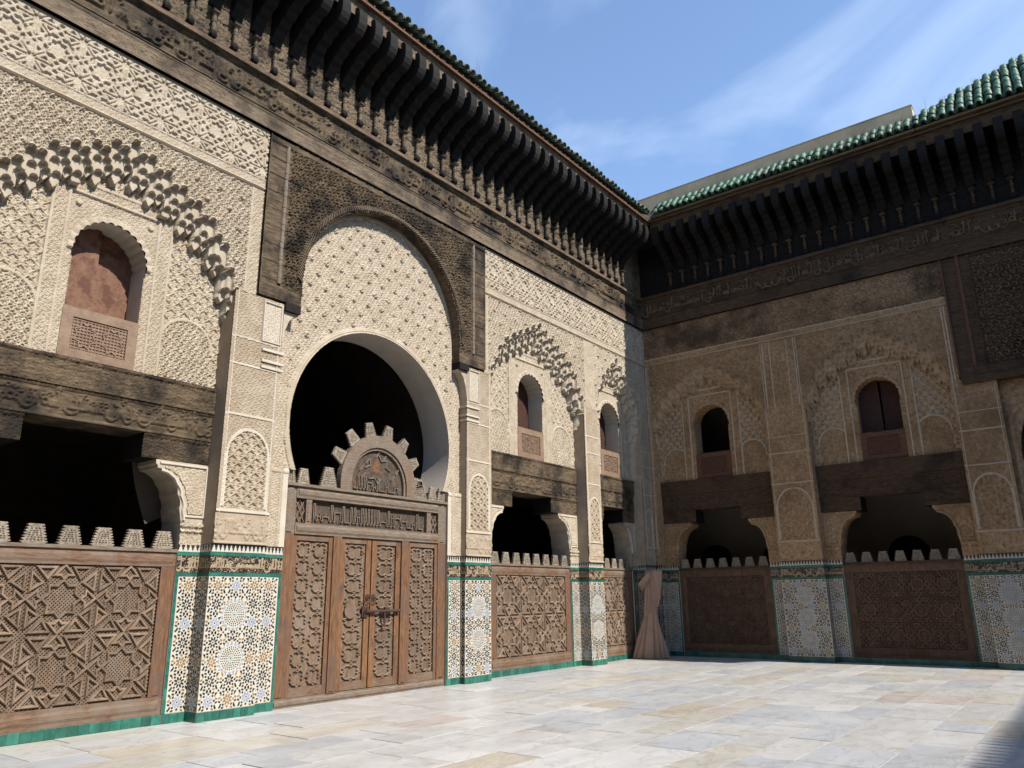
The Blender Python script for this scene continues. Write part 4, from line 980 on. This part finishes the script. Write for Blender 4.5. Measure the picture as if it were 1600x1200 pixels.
for k, (a, b_) in enumerate(((m1+0.087, xm-0.013), (xm+0.013, m2-0.087))):
    lf = thing_part('door_leaf', D)
    dbox('stile', 'leaf_wood', a, a+0.11, 0.14, 2.548, -0.03, 0.030, lf, False); dbox('stile', 'leaf_wood', b_-0.11, b_, 0.14, 2.548, -0.03, 0.030, lf, False)
    dbox('rail', 'screen_frame', a+0.112, b_-0.112, 2.46, 2.548, -0.03, 0.028, lf, False); dbox('rail', 'screen_frame', a+0.112, b_-0.112, 0.14, 0.27, -0.03, 0.028, lf, False)
    panel(PD, a+0.112, b_-0.112, 0.272, 2.458, 1, 8, 0.006, lf, 0.034, 0.029, 0.022, 'knots')
q = MB()
def rod(q, p, r_, q2, n=8):
    p = np.array(p, float); e = np.array(q2, float); t = (e-p)/np.linalg.norm(e-p); a = np.cross(t, [0, 0, 1.0] if abs(t[2]) < .9 else [1.0, 0, 0]); a /= np.linalg.norm(a); b_ = np.cross(t, a)
    vs = [tuple(c0+r_*(math.cos(2*math.pi*k/n)*a+math.sin(2*math.pi*k/n)*b_)) for c0 in (p, e) for k in range(n)]
    q.add(vs, [(k, (k+1) % n, n+(k+1) % n, n+k) for k in range(n)]+[tuple(range(n)), tuple(range(2*n-1, n-1, -1))])
rod(q, (0.185, xm-0.12, 1.35), 0.024, (0.185, m2-0.11, 1.35)); rod(q, (0.185, xm+0.30, 1.35), 0.018, (0.185, xm+0.30, 1.10))
q.build('bolt', 'iron', D)
q = MB(); q.pbox(PD, xm-0.19, xm-0.05, 1.26, 1.43, 0.032, 0.06); rod(q, (0.16, xm-0.15, 1.34), 0.012, (0.23, xm-0.15, 1.34)); q.build('bolt_plate', 'iron', D)
q = MB(); q.pbox(PD, xm+0.32, xm+0.42, 1.30, 1.41, 0.032, 0.075); q.build('bolt_staple', 'iron', D)
for uu in (xm-0.07, xm+0.07):
    q = MB(); q.prism([(uu+0.04*math.cos(t), 1.58+0.05*math.sin(t)) for t in np.linspace(0, 6.283, 11)[:-1]], PD, 0.03, 0.045)
    for k in range(10):
        t0_, t1_ = 2*math.pi*k/10, 2*math.pi*(k+1)/10; rod(q, (0.165, uu+0.04*math.cos(t0_), 1.53+0.05*math.sin(t0_)), 0.008, (0.165, uu+0.04*math.cos(t1_), 1.53+0.05*math.sin(t1_)), 5)
    q.build('ring_handle', 'iron', D)
q = MB(); q.prism([(8.83+0.13*math.cos(t), 1.36+0.12*math.sin(t)) for t in np.linspace(0, 6.283, 17)[:-1]], PD, 0.031, 0.040); q.build('repair_patch', 'screen_frame', D)
# fretwork band with square-cut lettering
R = random.Random(31)
def fret(parent, u0, u1, v0, v1, m='wood_grey', inside=lambda u, v: True):
    q = MB(); u = u0+0.03; h = v1-v0; t = 0.011
    def bar(a, b_, c_, e):
        if inside((a+b_)/2, (c_+e)/2) and inside(a, e) and inside(b_, e) and a >= u0 and b_ <= u1: q.pbox(PD, a, b_, c_, e, -0.02, 0.006+R.uniform(0, 0.004))
    y0_ = v0+h*0.12; y1_ = v1-h*0.10; t = 0.0075
    while u < u1-0.06:
        k = R.random(); w_ = R.choice([0.05, 0.07, 0.10, 0.13])
        if k < 0.45:                                          # pair of tall uprights
            bar(u, u+2*t, y0_, y1_); bar(u+0.032, u+0.032+2*t, y0_+h*0.10, y1_); bar(u+2*t+.001, u+0.031, y1_-2*t, y1_)
            u += 0.032+2*t
        elif k < 0.75:                                        # stepped meander on the base line
            hh = h*R.choice([0.22, 0.34, 0.46]); bar(u, u+2*t, y0_, y0_+hh); bar(u+2*t+.001, u+w_, y0_+hh-2*t, y0_+hh); bar(u+w_+.001, u+w_+2*t, y0_+hh*0.4, y0_+hh+h*0.12)
            u += w_+2*t
        else: bar(u, u+w_, y0_-0.001, y0_-0.001+2*t); u += w_
        bar(u+.001, u+0.026, y0_-0.0005, y0_+2*t-0.0005)
        u += 0.028
    return tag(q.build('square_lettering', m, parent), kind='stuff')
bp = thing_part('lettered_panel', D)
boxpart('backing', 'panel_old', bp, PD, dl+0.53, dr-0.53, 2.735, 3.115, -0.06, -0.02); fret(bp, dl+0.56, dr-0.56, 2.745, 3.105)
for a in (dl+0.47, dr-0.47): dbox('short_post', 'wood_grey', a-0.055, a+0.055, 2.733, 3.117)
for a in (dl+0.315, dr-0.315):
    sp = thing_part('corner_panel', D); boxpart('backing', 'panel_old', sp, PD, a-0.10, a+0.10, 2.733, 3.117, -0.06, -0.015)
    q = MB()
    for k, lp in enumerate(([(-.1, 0), (0, .19), (.1, 0), (0, -.19)], [(-.1, -.19), (.1, .19)], [(-.1, .19), (.1, -.19)])): strap_loop(q, PD, [(a+x_*0.95, 2.925+y_*0.95) for x_, y_ in lp], 0.03, -0.015, 0.008+0.003*k, closed=(k == 0))
    q.build('strap', 'wood_grey', sp)
# arched fanlight
AC, AZ = 9.36, 3.50
fan = thing_part('fanlight', D)
def archring(r0, r1, da, db, z0, m, name):
    q = MB(); A = [(AC-r1, z0)]+[(AC-r1*math.cos(t), AZ+r1*math.sin(t)) for t in np.linspace(0, math.pi, 30)]+[(AC+r1, z0)]
    B_ = [(AC-r0, z0)]+[(AC-r0*math.cos(t), AZ+r0*math.sin(t)) for t in np.linspace(0, math.pi, 30)]+[(AC+r0, z0)]
    for i in range(len(A)-1):
        vs = [PD(*A[i], da), PD(*A[i+1], da), PD(*B_[i+1], da), PD(*B_[i], da), PD(*A[i], db), PD(*A[i+1], db), PD(*B_[i+1], db), PD(*B_[i], db)]
        q.add(vs, [(4, 5, 6, 7), (0, 1, 5, 4), (2, 3, 7, 6), (3, 2, 1, 0)])
    q.build(name, m, fan)
archring(0.67, 0.885, -0.06, 0.06, 3.346, 'wood_grey', 'arch_frame'); archring(0.62, 0.668, -0.05, 0.03, 3.346, 'wood_grey', 'inner_bead')
q = MB(); q.prism([(AC-0.63, 3.346)]+[(AC-0.63*math.cos(t), AZ+0.63*math.sin(t)) for t in np.linspace(0, math.pi, 24)]+[(AC+0.63, 3.346)], PD, -0.06, -0.02); q.build('backing', 'panel_old', fan)
ins = lambda u, v: math.hypot(u-AC, max(0, v-AZ)) < 0.58
fret(fan, AC-0.58, AC+0.58, 3.36, 3.66, 'wood_grey', ins)
q = MB()
star = [(AC+(0.30 if k % 2 == 0 else 0.20)*math.cos(k*math.pi/8), 3.78+(0.26 if k % 2 == 0 else 0.17)*math.sin(k*math.pi/8)) for k in range(16)]
for a_, b_ in [(0, 5), (6, 9), (10, 14)]: strap_loop(q, PD, star[a_:b_], 0.024, -0.02, 0.006, closed=False)
for (x_, z_) in ((-.42, 3.72), (-.28, 3.86), (.44, 3.74), (-.05, 4.0), (.12, 3.95), (-.36, 3.6), (.34, 3.62)): strap_loop(q, PD, [(AC+x_, z_), (AC+x_+0.07, z_+0.10)], 0.024, -0.02, 0.007, closed=False)
q.build('strap', 'wood_grey', fan)
P0A = rel(PA)
ray_me = merlon_mesh(P0A, 0.25, 0.14, 0.25, 0.045, 7)
for ang in (154, 129, 103.5, 77.5, 53, 29.5, 7.5):
    t = rad(ang); o = bpy.data.objects.new('merlon', ray_me); COL.objects.link(o)
    o.matrix_basis = Matrix.Translation(PD(AC+0.88*math.cos(t), AZ+0.88*math.sin(t), -0.03)) @ Matrix.Rotation(t-math.pi/2, 4, 'X'); setp(o, D)
big = merlon_mesh(P0A, 0.36, 0.16, 0.34, 0.045, 9); sm = merlon_mesh(P0A, 0.24, 0.13, 0.26, 0.045, 8)
for u_, me in ((AC-1.10, big), (AC+1.08, big), (dl+0.36, sm), (dl+0.09, sm), (dr-0.34, sm), (dr-0.09, sm)): link('merlon', me, D, PD(u_, 3.347, -0.03))

# ================================================================ CURTAIN, WEEDS
cu_ = thing('curtain', 'pinkish brown cloth curtain drawn in at the waist, hanging in the far corner', 'curtain', (0.5, 18.6, 0))
ax = np.array([0.79, 0.61]); ay = np.array([-0.61, 0.79])
def drape(name, prof, folds, seed, twist=0.0, c0=(0.50, 18.62), creases=()):
    b = MB(); n = 120; zs = np.linspace(0, 1, 46); R_ = random.Random(seed); ph = [R_.uniform(0, 6) for _ in range(6)]
    for s_ in zs:
        z = np.interp(s_, [p[0] for p in prof], [p[1] for p in prof]); hw1 = np.interp(s_, [p[0] for p in prof], [p[2] for p in prof])
        hw2 = np.interp(s_, [p[0] for p in prof], [p[3] for p in prof]); off = np.interp(s_, [p[0] for p in prof], [p[4] for p in prof])
        for k in range(n):
            t = 2*math.pi*k/n; tt = t+twist*s_
            cre = 0.0
            for k_, (ca_, dp, wd_) in enumerate(creases):
                dt = (t-rad(ca_)-twist*(s_-0.3)*(0.5+0.25*k_)+math.pi) % (2*math.pi)-math.pi
                cre += dp*math.exp(-(dt/wd_)**2)
            f = 1.0-cre+0.05*math.sin(folds*t+ph[0]+2.2*s_)+0.018*math.sin(15*t+ph[1]-4*s_)
            f = max(f, 0.5)
            p = np.array(c0)+ax*(off+hw1*f*math.cos(t))+ay*(hw2*f*math.sin(t)); b.v.append((p[0], p[1], z))
    for i in range(len(zs)-1):
        for k in range(n): b.f.append((i*n+k, i*n+(k+1) % n, (i+1)*n+(k+1) % n, (i+1)*n+k)); b.mi.append(0)
    b.f.append(tuple(range((len(zs)-1)*n, len(zs)*n))); b.mi.append(0)
    return b.build(name, 'cloth', cu_, smooth=True)
drape('lower_skirt', [(0, 0.01, .46, .24, -.05), (.4, .48, .34, .20, -.05), (.75, .92, .21, .15, -.03), (.92, 1.12, .165, .13, -.01), (1, 1.25, .17, .12, 0.02)], 4, 3, 0.35, creases=[(-128, .34, .10), (-100, .12, .30), (-74, .40, .09), (-48, .30, .08), (-20, .2, .12), (-155, .22, .12)])
drape('upper_fold', [(0, 0.95, .12, .10, -.07), (.2, 1.16, .18, .13, -.02), (.45, 1.5, .215, .14, .06), (.75, 1.9, .23, .14, .10), (.93, 2.14, .23, .14, .13), (1, 2.19, .20, .12, .14)], 5, 8, -1.1, creases=[(-135, .26, .09), (-112, .22, .07), (-92, .30, .08), (-70, .22, .06), (-52, .28, .08), (-30, .22, .09)])
b = MB(); 
for i in range(9):
    for j in range(7):
        s_ = i/8; q_ = j/6
        p = np.array((0.50, 18.62))+ax*(-0.05-0.26*s_+0.10*q_)+ay*(-0.15-0.03*math.sin(3*s_+q_*5)); b.v.append((p[0], p[1], 2.16-0.33*s_-0.13*q_+0.02*math.sin(7*q_)))
for i in range(8):
    for j in range(6): b.f.append((i*7+j, (i+1)*7+j, (i+1)*7+j+1, i*7+j+1)); b.mi.append(0)
o = b.build('loose_corner', 'cloth', cu_, smooth=True); md = o.modifiers.new('thick', 'SOLIDIFY'); md.thickness = 0.02

def weed(loc, h, n, spread, seed, label, m='dry_grass'):
    b = MB(); R_ = random.Random(seed)
    for i in range(n):
        a = R_.uniform(0, 6.28); l = h*R_.uniform(0.5, 1); dx, dy = spread*math.cos(a)*R_.random(), spread*math.sin(a)*R_.random(); bx, by = R_.uniform(-1, 1)*spread*0.4, R_.uniform(-1, 1)*spread*0.4
        wv = 0.004; pts = [(bx+dx*t*t, by+dy*t*t, l*t) for t in (0, .35, .7, 1)]
        vs = []
        for k, p in enumerate(pts): ww = wv*(1-k/3.5); vs += [(loc[0]+p[0]-ww, loc[1]+p[1]-ww*.6, loc[2]+p[2]), (loc[0]+p[0]+ww, loc[1]+p[1]+ww*.6, loc[2]+p[2])]
        b.add(vs, [(2*k, 2*k+1, 2*k+3, 2*k+2) for k in range(3)])
    o = b.build('weed_tuft', m); return tag(o, label, 'weed', 'dry weeds on the roofs')
for k, (yy, h, n_, sp_, lab) in enumerate([(10.9, .55, 8, .35, 'thin dry stalks above the sunlit eave, nearest the top middle'), (13.4, .4, 7, .3, 'short dry stalks on the middle of the long sunlit eave'),
                                         (15.5, .45, 7, .3, 'dry stalks on the sunlit eave nearest the corner'), (17.9, .75, 3, .25, 'few tall stalks at the meeting of the two roofs')]):
    weed((1.1, yy, 12.2), h, n_, sp_, k, lab)
LAB = ['wispy brown weeds at the left end of the parapet', 'brown weeds by the left third of the parapet', 'brown weeds below the middle of the parapet', 'brown weeds right of the middle of the parapet', 'thick orange weeds near the right end of the parapet', 'thick brown weeds at the very end of the parapet']
for k, (xx, n_) in enumerate([(2.2, 25), (3.7, 30), (5.0, 35), (6.0, 45), (7.0, 90), (7.9, 110)]): weed((xx, 18.85, 12.45), 0.30, n_, 0.35, 20+k, LAB[k])
weed((8.45, 19.0, 12.7), 0.7, 4, 0.2, 40, 'tall thin stalks where the parapet ends and the ridge begins')
for k, xx in enumerate((8.9, 9.3, 9.7, 10.1, 10.5)): weed((xx, y0+hipb(xx)-0.25, 12.05+hipb(xx)-0.2), 0.22, 60, 0.3, 50+k, ['straw weeds between the ridge tiles, first right of the parapet', 'straw weeds under the ridge, second right of the parapet', 'straw weeds under the ridge, third right of the parapet', 'straw weeds under the ridge, fourth right of the parapet', 'straw weeds under the ridge at the right edge'][k])
